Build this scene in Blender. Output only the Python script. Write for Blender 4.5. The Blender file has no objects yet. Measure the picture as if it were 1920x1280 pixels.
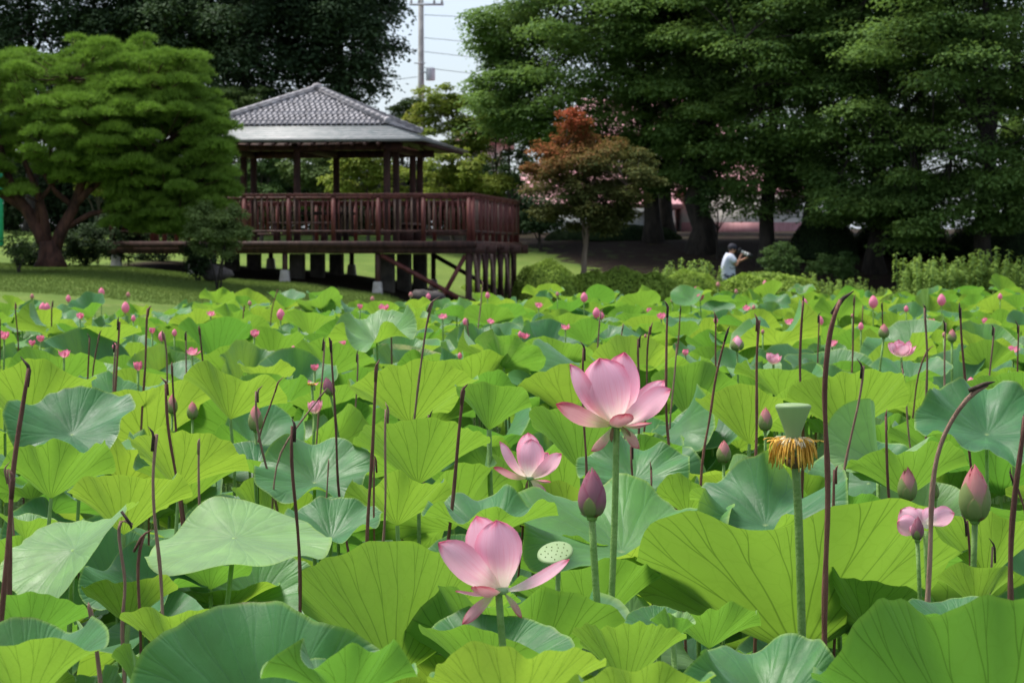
import bpy, math, random
import numpy as np
from mathutils import Vector, Matrix, Euler
R = math.radians
sc = bpy.context.scene
C = sc.collection
# ------------------------------------------------------------------ camera
FPX = 80.0/36.0*1920.0
EYE = 1.5
PITCH = math.atan(165.0/FPX)
cam = bpy.data.cameras.new('camera'); cam_o = bpy.data.objects.new('camera', cam); C.objects.link(cam_o)
cam.lens = 80; cam.sensor_width = 36; cam.clip_start = 0.05; cam.clip_end = 4000
cam_o.location = (0, 0, EYE); cam_o.rotation_euler = (R(90)-PITCH, 0, 0)
cam.dof.use_dof = True; cam.dof.focus_distance = 5.0; cam.dof.aperture_fstop = 15.5
sc.camera = cam_o
# ------------------------------------------------------------------ world, sun, exposure
SUN_EL, SUN_AZ = 64.0, 62.0          # azimuth of the sun measured from +Y (away from camera) towards -X
world = bpy.data.worlds.new('World'); sc.world = world; world.use_nodes = True
wn = world.node_tree; wn.nodes.clear()
def wnode(t, **k):
    n = wn.nodes.new(t)
    for a, b in k.items(): setattr(n, a, b)
    return n
sky = wnode('ShaderNodeTexSky', sky_type='NISHITA', sun_disc=False)
sky.sun_elevation = R(SUN_EL); sky.sun_rotation = R(-SUN_AZ); sky.air_density = 1.0; sky.dust_density = 2.0; sky.ozone_density = 1.0
tc = wnode('ShaderNodeTexCoord'); mp = wnode('ShaderNodeMapping'); mp.inputs['Scale'].default_value = (1, 1, 3.0)
nz = wnode('ShaderNodeTexNoise'); nz.inputs['Scale'].default_value = 2.2; nz.inputs['Detail'].default_value = 5
rmp = wnode('ShaderNodeValToRGB'); rmp.color_ramp.elements[0].position = 0.36; rmp.color_ramp.elements[1].position = 0.66
rmp.color_ramp.elements[0].color = (0.45, 0.45, 0.45, 1); rmp.color_ramp.elements[1].color = (0.95, 0.95, 0.95, 1)
mx = wnode('ShaderNodeMix', data_type='RGBA'); mx.inputs['B'].default_value = (4.5, 5.1, 6.0, 1)
bg = wnode('ShaderNodeBackground'); bg.inputs['Strength'].default_value = 0.098
wo = wnode('ShaderNodeOutputWorld')
L = wn.links.new
L(tc.outputs['Generated'], mp.inputs['Vector']); L(mp.outputs[0], nz.inputs['Vector']); L(nz.outputs['Fac'], rmp.inputs[0])
L(rmp.outputs[0], mx.inputs['Factor']); L(sky.outputs[0], mx.inputs['A']); L(mx.outputs['Result'], bg.inputs[0]); L(bg.outputs[0], wo.inputs[0])
sun = bpy.data.lights.new('sun', 'SUN'); sun.energy = 3.5; sun.angle = R(24); sun.color = (1, .96, .9)
sun_o = bpy.data.objects.new('sun', sun); C.objects.link(sun_o)
sdir = Vector((-math.sin(R(SUN_AZ))*math.cos(R(SUN_EL)), math.cos(R(SUN_AZ))*math.cos(R(SUN_EL)), math.sin(R(SUN_EL))))
sun_o.rotation_euler = sdir.to_track_quat('Z', 'Y').to_euler(); sun_o.location = (0, 0, 40)
sc.view_settings.view_transform = 'Standard'; sc.view_settings.look = 'None'
sc.view_settings.exposure = 0.95; sc.view_settings.gamma = 1.0; sc.view_settings.use_curve_mapping = False
sc.render.engine = 'CYCLES'
sc.cycles.max_bounces = 8; sc.cycles.transparent_max_bounces = 8; sc.cycles.transmission_bounces = 6; sc.cycles.diffuse_bounces = 4

# ------------------------------------------------------------------ helpers
def P(px, py, d):
    """world point at depth y=d seen at photo pixel (px,py)"""
    cx = (px-960.0)/FPX; cy = (640.0-py)/FPX
    dx, dy, dz = cx, math.cos(PITCH)+cy*math.sin(PITCH), -math.sin(PITCH)+cy*math.cos(PITCH)
    k = d/dy
    return Vector((dx*k, d, EYE+dz*k))
def proj(v):
    x, y, z = v[0], v[1], v[2]-EYE
    f = y*math.cos(PITCH)-z*math.sin(PITCH); u = y*math.sin(PITCH)+z*math.cos(PITCH)
    return 960+x/f*FPX, 640-u/f*FPX
def tag(o, label=None, cat=None, group=None, kind=None):
    if label: o['label'] = label
    if cat: o['category'] = cat
    if group: o['group'] = group
    if kind: o['kind'] = kind
    return o
def thing(name, label, cat, loc=(0, 0, 0), rz=0, group=None):
    o = bpy.data.objects.new(name, None); C.objects.link(o); o.empty_display_size = .1
    o.location = loc; o.rotation_euler = (0, 0, rz)
    return tag(o, label, cat, group)
def link(name, me, parent=None, mat=None, loc=None, rot=None, scale=None):
    o = bpy.data.objects.new(name, me); C.objects.link(o)
    if mat is not None and len(me.materials) == 0: me.materials.append(mat)
    if parent is not None: o.parent = parent
    if loc is not None: o.location = loc
    if rot is not None: o.rotation_euler = rot
    if scale is not None: o.scale = scale
    return o
def copy_tree(o, parent=None):
    c = o.copy(); C.objects.link(c); c.parent = parent
    for ch in list(o.children): copy_tree(ch, c)
    return c
def np_mesh(name, V, F, smooth=False, uv=None, attrs=None):
    """V (n,3); F (m,k) constant k polygons or list of arrays; uv per-vertex (n,2)"""
    me = bpy.data.meshes.new(name)
    V = np.asarray(V, dtype=np.float32)
    Fs = F if isinstance(F, list) else [F]
    Fs = [np.asarray(f, dtype=np.int32) for f in Fs if len(f)]
    loops = np.concatenate([f.ravel() for f in Fs]); tot = np.concatenate([np.full(len(f), f.shape[1], dtype=np.int32) for f in Fs])
    me.vertices.add(len(V)); me.vertices.foreach_set('co', V.ravel())
    me.loops.add(len(loops)); me.loops.foreach_set('vertex_index', loops)
    me.polygons.add(len(tot)); st = np.concatenate([[0], np.cumsum(tot)[:-1]]).astype(np.int32)
    me.polygons.foreach_set('loop_start', st); me.polygons.foreach_set('loop_total', tot)
    if smooth: me.polygons.foreach_set('use_smooth', np.ones(len(tot), dtype=bool))
    if uv is not None:
        l = me.uv_layers.new(name='UVMap'); l.data.foreach_set('uv', np.asarray(uv, dtype=np.float32)[loops].ravel())
    if attrs:
        for k, a in attrs.items():
            at = me.attributes.new(k, 'FLOAT', 'POINT'); at.data.foreach_set('value', np.asarray(a, dtype=np.float32))
    me.update(calc_edges=True); me.validate()
    return me
class MB:
    """collects boxes, tubes, lathes in one mesh"""
    def __init__(s): s.v = []; s.q = []; s.t = []; s.n = 0
    def add(s, V, Q=(), T=()):
        V = np.asarray(V, dtype=float); s.v.append(V)
        if len(Q): s.q.append(np.asarray(Q, dtype=int)+s.n)
        if len(T): s.t.append(np.asarray(T, dtype=int)+s.n)
        s.n += len(V); return s
    def box(s, c, sz, rot=None):
        x, y, z = [a/2 for a in sz]
        V = np.array([(a*x, b*y, e*z) for e in (-1, 1) for b in (-1, 1) for a in (-1, 1)])
        if rot is not None: V = V @ np.array(Euler(rot).to_matrix()).T
        return s.add(V+np.array(c), [(0, 2, 3, 1), (4, 5, 7, 6), (0, 1, 5, 4), (2, 6, 7, 3), (0, 4, 6, 2), (1, 3, 7, 5)])
    def tube(s, pts, rad, seg=8, cap=True):
        pts = np.array([tuple(p) for p in pts], dtype=float); n = len(pts)
        rad = np.full(n, rad, dtype=float) if np.isscalar(rad) else np.asarray(rad, dtype=float)
        T = np.gradient(pts, axis=0); T /= np.linalg.norm(T, axis=1)[:, None]+1e-9
        ref = np.array([0, 0, 1.0]) if abs(T[:, 2]).mean() < .8 else np.array([1.0, 0, 0])
        ang = np.linspace(0, 2*np.pi, seg, endpoint=False); V = []
        for i in range(n):
            a = np.cross(T[i], ref); a /= np.linalg.norm(a)+1e-9; b = np.cross(T[i], a)
            V.append(pts[i]+rad[i]*(np.cos(ang)[:, None]*a+np.sin(ang)[:, None]*b))
        V = np.concatenate(V); Q = []
        for i in range(n-1):
            for j in range(seg):
                k = (j+1) % seg; Q.append((i*seg+j, i*seg+k, (i+1)*seg+k, (i+1)*seg+j))
        T3 = []
        if cap:
            V = np.concatenate([V, pts[:1], pts[-1:]])
            for j in range(seg):
                k = (j+1) % seg; T3 += [(n*seg, k, j), (n*seg+1, (n-1)*seg+j, (n-1)*seg+k)]
        return s.add(V, Q, T3)
    def lathe(s, prof, c=(0, 0, 0), seg=16, rot=None, sx=1, sy=1):
        ang = np.linspace(0, 2*np.pi, seg, endpoint=False)
        V = np.concatenate([np.stack([r*np.cos(ang)*sx, r*np.sin(ang)*sy, np.full(seg, z)], 1) for r, z in prof])
        if rot is not None: V = V @ np.array(Euler(rot).to_matrix()).T
        Q = [(i*seg+j, i*seg+(j+1) % seg, (i+1)*seg+(j+1) % seg, (i+1)*seg+j) for i in range(len(prof)-1) for j in range(seg)]
        return s.add(V+np.array(c), Q)
    def mesh(s, name, smooth=False):
        V = np.concatenate(s.v); F = []
        if s.q: F.append(np.concatenate(s.q))
        if s.t: F.append(np.concatenate(s.t))
        return np_mesh(name, V, F, smooth)
    def build(s, name, mat, parent=None, smooth=False, bevel=0):
        o = link(name, s.mesh(name, smooth), parent, mat)
        if bevel:
            m = o.modifiers.new('bevel', 'BEVEL'); m.width = bevel; m.segments = 2; m.limit_method = 'ANGLE'
        return o
# ------------------------------------------------------------------ material helpers
def newmat(name):
    m = bpy.data.materials.new(name); m.use_nodes = True; nt = m.node_tree; nt.nodes.clear(); return m, nt
class NG:
    def __init__(s, nt): s.nt = nt
    def n(s, t, **k):
        x = s.nt.nodes.new(t)
        for a, b in k.items(): setattr(x, a, b)
        return x
    def l(s, a, b): s.nt.links.new(a, b)
    def m(s, op, a, b=None, c=None, clamp=False):
        x = s.n('ShaderNodeMath', operation=op); x.use_clamp = clamp
        for i, v in enumerate((a, b, c)):
            if v is None: continue
            if isinstance(v, (int, float)): x.inputs[i].default_value = v
            else: s.l(v, x.inputs[i])
        return x.outputs[0]
    def mix(s, f, a, b, bt='MIX'):
        x = s.n('ShaderNodeMix', data_type='RGBA', blend_type=bt)
        for nm, v in (('Factor', f), ('A', a), ('B', b)):
            k = x.inputs[nm] if nm != 'Factor' else x.inputs['Factor']
            if isinstance(v, (int, float)): k.default_value = v
            elif isinstance(v, tuple): k.default_value = v if len(v) == 4 else (*v, 1)
            else: s.l(v, k)
        return x.outputs['Result']
    def noise(s, scale, detail=4, rough=.55, vec=None, dist=0):
        x = s.n('ShaderNodeTexNoise'); x.inputs['Scale'].default_value = scale; x.inputs['Detail'].default_value = detail
        x.inputs['Roughness'].default_value = rough; x.inputs['Distortion'].default_value = dist
        if vec is not None: s.l(vec, x.inputs['Vector'])
        return x.outputs['Fac']
    def ss(s, v, a, b, lo=0., hi=1.):
        x = s.n('ShaderNodeMapRange', interpolation_type='SMOOTHSTEP')
        x.inputs['From Min'].default_value = a; x.inputs['From Max'].default_value = b
        x.inputs['To Min'].default_value = lo; x.inputs['To Max'].default_value = hi
        s.l(v, x.inputs['Value']); return x.outputs['Result']
def out(g, sh, disp=None):
    o = g.n('ShaderNodeOutputMaterial'); g.l(sh, o.inputs['Surface'])
def simple(name, c1, c2, scale=6, rough=.7, bump=.3, bscale=None, stretch=None, spec=.3, detail=6, metallic=0, sheen=0, isl=.0):
    """two-tone noisy principled with bump; stretch=(x,y,z) on object coordinates"""
    m, nt = newmat(name); g = NG(nt)
    t = g.n('ShaderNodeTexCoord'); mp = g.n('ShaderNodeMapping'); g.l(t.outputs['Object'], mp.inputs[0])
    if stretch: mp.inputs['Scale'].default_value = stretch
    f = g.noise(scale, detail, .6, mp.outputs[0])
    f2 = g.ss(f, .32, .68)
    oi = g.n('ShaderNodeObjectInfo')
    col = g.mix(f2, c1, c2)
    if isl:
        v = g.m('MULTIPLY_ADD', oi.outputs['Random'], isl, 1-isl/2)
        h = g.n('ShaderNodeHueSaturation'); g.l(v, h.inputs['Value']); g.l(col, h.inputs['Color']); col = h.outputs[0]
    b = g.n('ShaderNodeBsdfPrincipled'); g.l(col, b.inputs['Base Color']); b.inputs['Roughness'].default_value = rough
    b.inputs['Specular IOR Level'].default_value = spec; b.inputs['Metallic'].default_value = metallic
    if bump:
        f3 = g.noise(bscale or scale*4, 5, .6, mp.outputs[0]); bn = g.n('ShaderNodeBump'); bn.inputs['Strength'].default_value = bump
        bn.inputs['Distance'].default_value = .02; g.l(f3, bn.inputs['Height']); g.l(bn.outputs[0], b.inputs['Normal'])
    out(g, b.outputs[0]); return m
def foliage_mat(name, dark, light, trans=.3, tcol=None, rough=.65, hot=None, spec=.08):
    """leaf faces: colour per island and per clump attribute 'tone'"""
    m, nt = newmat(name); g = NG(nt)
    ge = g.n('ShaderNodeNewGeometry'); at = g.n('ShaderNodeAttribute', attribute_name='tone')
    f = g.m('ADD', g.m('MULTIPLY', ge.outputs['Random Per Island'], .5), g.m('MULTIPLY', at.outputs['Fac'], .5), clamp=True)
    col = g.mix(f, dark, light)
    if hot:   # hot = (colour, attribute name): a second hue by region of the crown
        a2 = g.n('ShaderNodeAttribute', attribute_name='hot')
        col = g.mix(a2.outputs['Fac'], col, hot)
    b = g.n('ShaderNodeBsdfPrincipled'); g.l(col, b.inputs['Base Color']); b.inputs['Roughness'].default_value = rough
    b.inputs['Specular IOR Level'].default_value = spec
    t = g.n('ShaderNodeBsdfTranslucent'); tc_ = g.mix(.55, col, tcol or light); g.l(tc_, t.inputs['Color'])
    ms = g.n('ShaderNodeMixShader'); ms.inputs[0].default_value = trans; g.l(b.outputs[0], ms.inputs[1]); g.l(t.outputs[0], ms.inputs[2])
    out(g, ms.outputs[0]); return m

def lotus_mat():
    m, nt = newmat('lotus_leaf'); g = NG(nt)
    uv = g.n('ShaderNodeUVMap'); uv.uv_map = 'UVMap'
    sp = g.n('ShaderNodeSeparateXYZ'); g.l(uv.outputs[0], sp.inputs[0])
    x = g.m('MULTIPLY_ADD', sp.outputs[0], 2, -1); y = g.m('MULTIPLY_ADD', sp.outputs[1], 2, -1)
    r = g.m('SQRT', g.m('ADD', g.m('MULTIPLY', x, x), g.m('MULTIPLY', y, y)))
    th = g.m('ARCTAN2', y, x)
    ge = g.n('ShaderNodeNewGeometry'); oi = g.n('ShaderNodeObjectInfo')
    rnd = g.m('FRACT', g.m('ADD', g.m('MULTIPLY', ge.outputs['Random Per Island'], 3.7), oi.outputs['Random']))
    N = 21.0
    wob = g.noise(1.7, 2, .5, uv.outputs[0])
    s = g.m('ADD', g.m('MULTIPLY', th, N/(2*math.pi)), g.m('MULTIPLY_ADD', wob, 1.6, 20.0))
    fl = g.m('FLOOR', s); f = g.m('ABSOLUTE', g.m('SUBTRACT', g.m('SUBTRACT', s, fl), .5))
    wn_ = g.n('ShaderNodeTexWhiteNoise', noise_dimensions='1D'); g.l(g.m('MODULO', fl, N), wn_.inputs['W'])
    r0 = g.m('MULTIPLY_ADD', wn_.outputs['Value'], .3, .38)
    w1 = g.m('MULTIPLY', g.m('MAXIMUM', g.m('SUBTRACT', r, r0), 0.0), .5)
    f1 = g.m('ABSOLUTE', g.m('SUBTRACT', f, w1))
    w2 = g.m('MULTIPLY', g.m('MAXIMUM', g.m('SUBTRACT', r, g.m('ADD', r0, .27)), 0.0), .42)
    f2 = g.m('ABSOLUTE', g.m('SUBTRACT', f1, w2))
    dist = g.m('MULTIPLY', g.m('MULTIPLY', f2, 2*math.pi/N), r)
    wid = g.m('MAXIMUM', g.m('MULTIPLY_ADD', r, -.008, .0125), .004)
    vein = g.m('SUBTRACT', 1.0, g.m('DIVIDE', dist, wid), clamp=True)
    soft = g.m('SUBTRACT', 1.0, g.m('DIVIDE', dist, g.m('MULTIPLY', wid, 4.5)), clamp=True)
    vo = g.n('ShaderNodeTexVoronoi', feature='DISTANCE_TO_EDGE'); vo.inputs['Scale'].default_value = 17
    nv = g.n('ShaderNodeTexNoise'); nv.inputs['Scale'].default_value = 8; g.l(uv.outputs[0], nv.inputs['Vector'])
    va = g.n('ShaderNodeVectorMath', operation='MULTIPLY_ADD'); va.inputs[1].default_value = (.06, .06, 0)
    g.l(nv.outputs['Color'], va.inputs[0]); g.l(uv.outputs[0], va.inputs[2]); g.l(va.outputs[0], vo.inputs['Vector'])
    net = g.ss(vo.outputs['Distance'], .0, .07, 1., 0.)
    mot = g.noise(5.0, 5, .6, uv.outputs[0])
    motb = g.noise(1.6, 2, .5, uv.outputs[0])
    # underside: yellow-green, veins darker
    rnd2 = g.m('FRACT', g.m('MULTIPLY', rnd, 7.31))
    pale = g.n('ShaderNodeSeparateColor'); g.l(oi.outputs['Color'], pale.inputs[0]); pl = g.m('SUBTRACT', 1.0, pale.outputs[0], clamp=True)
    ua = g.mix(rnd2, (.078, .20, .038), (.175, .285, .046))
    ua = g.mix(g.m('MULTIPLY', g.ss(motb, .35, .7), .6), ua, (.11, .25, .04))
    ua = g.mix(g.m('MULTIPLY', net, .12), ua, (.07, .17, .014))
    ua = g.mix(g.m('MULTIPLY', soft, .3), ua, (.07, .18, .014))
    ua = g.mix(g.m('MULTIPLY', vein, .66), ua, (.03, .085, .012))
    # upper side: glaucous green, paler veins
    ta = g.mix(rnd, (.034, .135, .050), (.075, .21, .050))
    ta = g.mix(g.ss(mot, .3, .75), ta, (.055, .175, .062))
    ta = g.mix(g.ss(rnd2, .62, .95), ta, (.085, .235, .05)); ta = g.mix(pl, ta, (.26, .42, .15)); ua = g.mix(g.m('MULTIPLY', pl, .6), ua, (.26, .40, .10))
    ta = g.mix(g.m('MULTIPLY', vein, .22), ta, (.13, .30, .13))
    ta = g.mix(g.m('MULTIPLY', g.ss(r, .0, .05, 1., 0.), .8), ta, (.3, .42, .15))
    rim = g.ss(r, .955, 1.0)
    ta = g.mix(g.m('MULTIPLY', rim, .7), ta, (.22, .36, .06)); ua = g.mix(g.m('MULTIPLY', rim, .6), ua, (.25, .38, .05))
    # blemishes
    bl = g.noise(30, 2, .5, uv.outputs[0]); bm = g.ss(bl, .76, .80)
    ta = g.mix(bm, ta, (.1, .07, .03)); ua = g.mix(g.m('MULTIPLY', bm, .7), ua, (.09, .08, .02))
    edn = g.noise(3.2, 3, .6, uv.outputs[0]); edge = g.m('MULTIPLY', g.ss(g.m('MULTIPLY_ADD', edn, .16, r), 1.085, 1.11), .8)
    ta = g.mix(edge, ta, (.17, .12, .045)); ua = g.mix(edge, ua, (.19, .14, .05))
    old = g.m('MULTIPLY', g.ss(rnd, .985, .995), g.ss(mot, .4, .65))
    ta = g.mix(old, ta, (.42, .42, .15)); ua = g.mix(old, ua, (.42, .44, .14))
    big = g.noise(2.6, 4, .65, uv.outputs[0], .6)
    hs = g.n('ShaderNodeHueSaturation'); g.l(g.ss(big, .28, .72, .78, 1.22), hs.inputs['Value']); g.l(g.ss(big, .3, .7, .93, 1.05), hs.inputs['Saturation'])
    g.l(g.mix(ge.outputs['Backfacing'], ta, ua), hs.inputs['Color']); col = hs.outputs[0]
    b = g.n('ShaderNodeBsdfPrincipled'); g.l(col, b.inputs['Base Color'])
    g.l(g.ss(mot, .3, .7, .40, .62), b.inputs['Roughness']); b.inputs['Specular IOR Level'].default_value = .33
    b.inputs['Sheen Weight'].default_value = .12; b.inputs['Sheen Roughness'].default_value = .5; b.inputs['Sheen Tint'].default_value = (.7, .95, .9, 1)
    bn = g.n('ShaderNodeBump'); bn.inputs['Strength'].default_value = .35; bn.inputs['Distance'].default_value = .005
    hgt = g.m('ADD', g.m('MULTIPLY', soft, -.45), g.m('ADD', g.m('MULTIPLY', net, -.06), g.m('ADD', g.m('MULTIPLY', mot, .9), g.m('MULTIPLY', motb, 2.0))))
    g.l(hgt, bn.inputs['Height']); g.l(bn.outputs[0], b.inputs['Normal'])
    t = g.n('ShaderNodeBsdfTranslucent')
    tcol = g.mix(rnd2, (.13, .33, .032), (.30, .46, .038)); tcol = g.mix(g.m('MULTIPLY', vein, .6), tcol, (.04, .10, .006)); tcol = g.mix(g.m('MULTIPLY', net, .1), tcol, (.10, .22, .008))
    g.l(tcol, t.inputs['Color'])
    ms = g.n('ShaderNodeMixShader'); ms.inputs[0].default_value = .42; g.l(b.outputs[0], ms.inputs[1]); g.l(t.outputs[0], ms.inputs[2])
    out(g, ms.outputs[0]); return m
def petal_mat(name, tip=(.72, .11, .22), body=(.88, .52, .64), base=(.93, .89, .76), b0=.04, b1=.5, t0=.84, edge=.5, stripe=.65):
    m, nt = newmat(name); g = NG(nt)
    uv = g.n('ShaderNodeUVMap'); uv.uv_map = 'UVMap'; sp = g.n('ShaderNodeSeparateXYZ'); g.l(uv.outputs[0], sp.inputs[0])
    s, t_ = sp.outputs[0], sp.outputs[1]
    a = g.m('ABSOLUTE', g.m('MULTIPLY_ADD', s, 2, -1))
    mp = g.n('ShaderNodeMapping'); mp.inputs['Scale'].default_value = (46, 1.3, 1); g.l(uv.outputs[0], mp.inputs[0])
    st = g.noise(1.0, 3, .5, mp.outputs[0]); mot = g.noise(4, 3, .5, uv.outputs[0])
    tt = g.m('ADD', t_, g.m('MULTIPLY_ADD', mot, .24, -.12))
    col = g.mix(g.ss(tt, b0, b1), base, body)
    ef = g.m('MULTIPLY', g.ss(a, .55, 1.0), g.m('MULTIPLY', g.ss(t_, .3, .8), edge))
    col = g.mix(ef, col, tip); col = g.mix(g.ss(tt, t0, 1.02), col, tip)
    col = g.mix(g.m('MULTIPLY', g.ss(st, .45, .7), stripe), col, g.mix(.35, col, tip))
    b = g.n('ShaderNodeBsdfPrincipled'); g.l(col, b.inputs['Base Color']); b.inputs['Roughness'].default_value = .5; b.inputs['Specular IOR Level'].default_value = .25
    bn = g.n('ShaderNodeBump'); bn.inputs['Strength'].default_value = .4; bn.inputs['Distance'].default_value = .002; g.l(st, bn.inputs['Height']); g.l(bn.outputs[0], b.inputs['Normal'])
    tr = g.n('ShaderNodeBsdfTranslucent'); g.l(col, tr.inputs['Color'])
    ms = g.n('ShaderNodeMixShader'); ms.inputs[0].default_value = .4; g.l(b.outputs[0], ms.inputs[1]); g.l(tr.outputs[0], ms.inputs[2])
    out(g, ms.outputs[0]); return m
M = {}
M['leaf'] = lotus_mat()
M['stem'] = simple('green_stem', (.13, .25, .05), (.19, .32, .08), 40, .5, .3, isl=.3)
M['petal'] = petal_mat('petal_pink')
M['petal_far'] = petal_mat('petal_far', tip=(.80, .16, .30), body=(.86, .33, .46), base=(.88, .60, .62), b0=.0, b1=.4, t0=.7, edge=.4)
M['petal_back'] = petal_mat('petal_outer', tip=(.50, .06, .10), body=(.72, .36, .40), base=(.72, .70, .38), b0=.1, b1=.6, t0=.72, edge=.7)
M['petal_droop'] = petal_mat('petal_droop', tip=(.5, .08, .10), body=(.62, .33, .28), base=(.55, .58, .28), b0=.1, b1=.7, t0=.8, edge=.7)
M['bud_purple'] = petal_mat('bud_purple', tip=(.36, .09, .15), body=(.40, .17, .22), base=(.25, .30, .13), b0=.05, b1=.55, t0=.7, edge=.6, stripe=.6)
M['bud_pink'] = petal_mat('bud_pink', tip=(.62, .16, .20), body=(.62, .30, .28), base=(.33, .42, .17), b0=.25, b1=.6, t0=.72, edge=.5, stripe=.5)
M['bud_green'] = petal_mat('bud_green', tip=(.45, .28, .16), body=(.27, .36, .12), base=(.22, .32, .09), b0=.1, b1=.5, t0=.85, edge=.5, stripe=.4)
M['sepal'] = simple('sepal_brown', (.10, .06, .03), (.2, .12, .05), 30, .7, .3)
M['pod'] = simple('seed_pod', (.24, .38, .16), (.32, .45, .22), 12, .5, .25, stretch=(1, 1, .15))
M['pod_pale'] = petal_mat('seed_pod_pale', tip=(.30, .42, .20), body=(.36, .47, .25), base=(.33, .45, .22), b0=.1, b1=.9, t0=.9, edge=.1, stripe=.3)
M['seed'] = simple('seed_brown', (.15, .19, .07), (.21, .24, .09), 30, .6, 0)
M['stamen'] = simple('stamen_yellow', (.62, .30, .03), (.75, .48, .08), 30, .6, 0)
M['stamen_pale'] = simple('stamen_pale', (.75, .66, .48), (.70, .52, .25), 30, .6, 0)
M['stalk'] = simple('dry_stalk', (.085, .030, .020), (.19, .085, .055), 26, .65, .7, stretch=(1, 1, .12), isl=.6)
M['stalk_pale'] = simple('dry_stalk_pale', (.16, .085, .06), (.30, .19, .13), 26, .7, .7, stretch=(1, 1, .12), isl=.4)
M['stalk_tip'] = simple('stalk_tip', (.03, .02, .015), (.07, .045, .03), 60, .8, .4)
M['wood_red'] = simple('red_painted_wood', (.075, .020, .018), (.15, .045, .038), 9, .55, .4, stretch=(1, 1, .25), isl=.35)
M['wood_brown'] = simple('brown_wood', (.032, .015, .012), (.08, .036, .028), 9, .65, .5, stretch=(1, 1, .25), isl=.35)
M['wood_worn'] = simple('worn_wood', (.12, .07, .055), (.24, .16, .13), 10, .7, .5, stretch=(1, 1, .3), isl=.3)
M['wood_dark'] = simple('dark_wood', (.02, .012, .010), (.05, .03, .022), 9, .7, .4, isl=.3)
M['concrete'] = simple('concrete', (.07, .062, .055), (.13, .115, .095), 5, .85, .4)
M['footing'] = simple('footing_stone', (.34, .31, .28), (.48, .45, .41), 8, .85, .4)
M['tile'] = simple('roof_tile', (.25, .235, .245), (.40, .38, .39), 5, .8, .3, isl=.35, spec=.15)
M['copper'] = simple('skirt_roof', (.15, .17, .165), (.27, .265, .26), 5, .45, .3, stretch=(1, 1, 5), isl=.25, spec=.5)
M['bark'] = simple('bark', (.035, .028, .022), (.08, .065, .05), 7, .9, 1.0, stretch=(1, 1, .3))
M['bark_dark'] = simple('bark_dark', (.015, .012, .010), (.04, .032, .026), 7, .9, 1.0, stretch=(1, 1, .3))
M['bark_pine'] = simple('pine_bark', (.035, .018, .014), (.11, .05, .035), 8, .9, 1.2, stretch=(1, 1, .4))
M['bark_pale'] = simple('pale_bark', (.16, .12, .09), (.26, .20, .15), 9, .85, .6, stretch=(1, 1, .3))
M['rock'] = simple('rock', (.04, .034, .032), (.10, .085, .08), 5, .85, .8)
M['pine'] = foliage_mat('pine_needles', (.075, .145, .024), (.225, .36, .05), .3, (.2, .38, .04), spec=.1)
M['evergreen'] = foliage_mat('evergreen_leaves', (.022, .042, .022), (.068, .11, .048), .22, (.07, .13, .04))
M['zelkova'] = foliage_mat('broad_leaves', (.050, .105, .030), (.155, .25, .062), .38, (.22, .36, .06))
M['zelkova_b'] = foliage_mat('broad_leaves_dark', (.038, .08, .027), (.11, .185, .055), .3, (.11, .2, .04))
M['maple_red'] = foliage_mat('maple_leaves', (.042, .07, .020), (.12, .125, .035), .3, (.15, .14, .04), hot=(.36, .062, .026))
M['yellowgreen'] = foliage_mat('yellow_green_leaves', (.08, .13, .022), (.24, .30, .055), .35, (.32, .40, .05), hot=(.34, .20, .04))
M['midgreen'] = foliage_mat('mid_green_leaves', (.04, .075, .022), (.13, .18, .055), .25, (.12, .2, .04))
M['bushgreen'] = foliage_mat('bush_leaves', (.08, .13, .04), (.22, .30, .10), .3, (.25, .36, .08))
M['hedge'] = foliage_mat('hedge_leaves', (.17, .28, .04), (.34, .46, .08), .3, (.25, .4, .04))
M['weed'] = foliage_mat('weed_leaves', (.10, .20, .04), (.30, .42, .09), .3, (.28, .4, .06))
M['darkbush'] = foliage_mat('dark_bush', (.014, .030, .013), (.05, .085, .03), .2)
M['rushes'] = foliage_mat('rush_blades', (.06, .13, .03), (.16, .25, .07), .25)
# ------------------------------------------------------------------ terrain, water
HX = np.array([-60, -16, -9, -5, -2.9, -1, 1, 6, 20, 60.])
HY = np.array([-6, 24, 28, 36, 44, 50, 56, 61, 65, 70, 80, 110, 900.])
HZ = np.array([
 [-.6, -.3, .2, .9, 1.35, 1.5, 1.6, 1.7, 1.8, 2.0, 2.3, 2.7, 3.0],
 [-.7, -.5, .1, .8, 1.28, 1.45, 1.5, 1.6, 1.7, 1.95, 2.25, 2.7, 3.0],
 [-.7, -.6, .0, .6, 1.02, 1.19, 1.30, 1.4, 1.5, 1.75, 2.15, 2.7, 3.0],
 [-.7, -.6, -.1, .3, .66, .87, 1.0, 1.1, 1.3, 1.6, 2.15, 2.7, 3.0],
 [-.7, -.7, -.3, .1, .36, .58, .75, .95, 1.2, 1.55, 2.15, 2.7, 3.0],
 [-.7, -.7, -.6, -.6, -.4, -.2, .3, .6, .95, 1.5, 2.15, 2.7, 3.0],
 [-.7, -.7, -.7, -.6, -.6, -.5, .0, .2, 1.0, 1.8, 2.15, 2.7, 3.0],
 [-.7, -.7, -.7, -.6, -.6, -.5, .0, .08, .95, 1.9, 2.2, 2.7, 3.0],
 [-.7, -.7, -.7, -.6, -.6, -.5, .0, .10, .95, 1.9, 2.2, 2.7, 3.0],
 [-.7, -.7, -.7, -.6, -.6, -.5, .0, .10, .95, 1.9, 2.2, 2.7, 3.0]])
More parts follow.
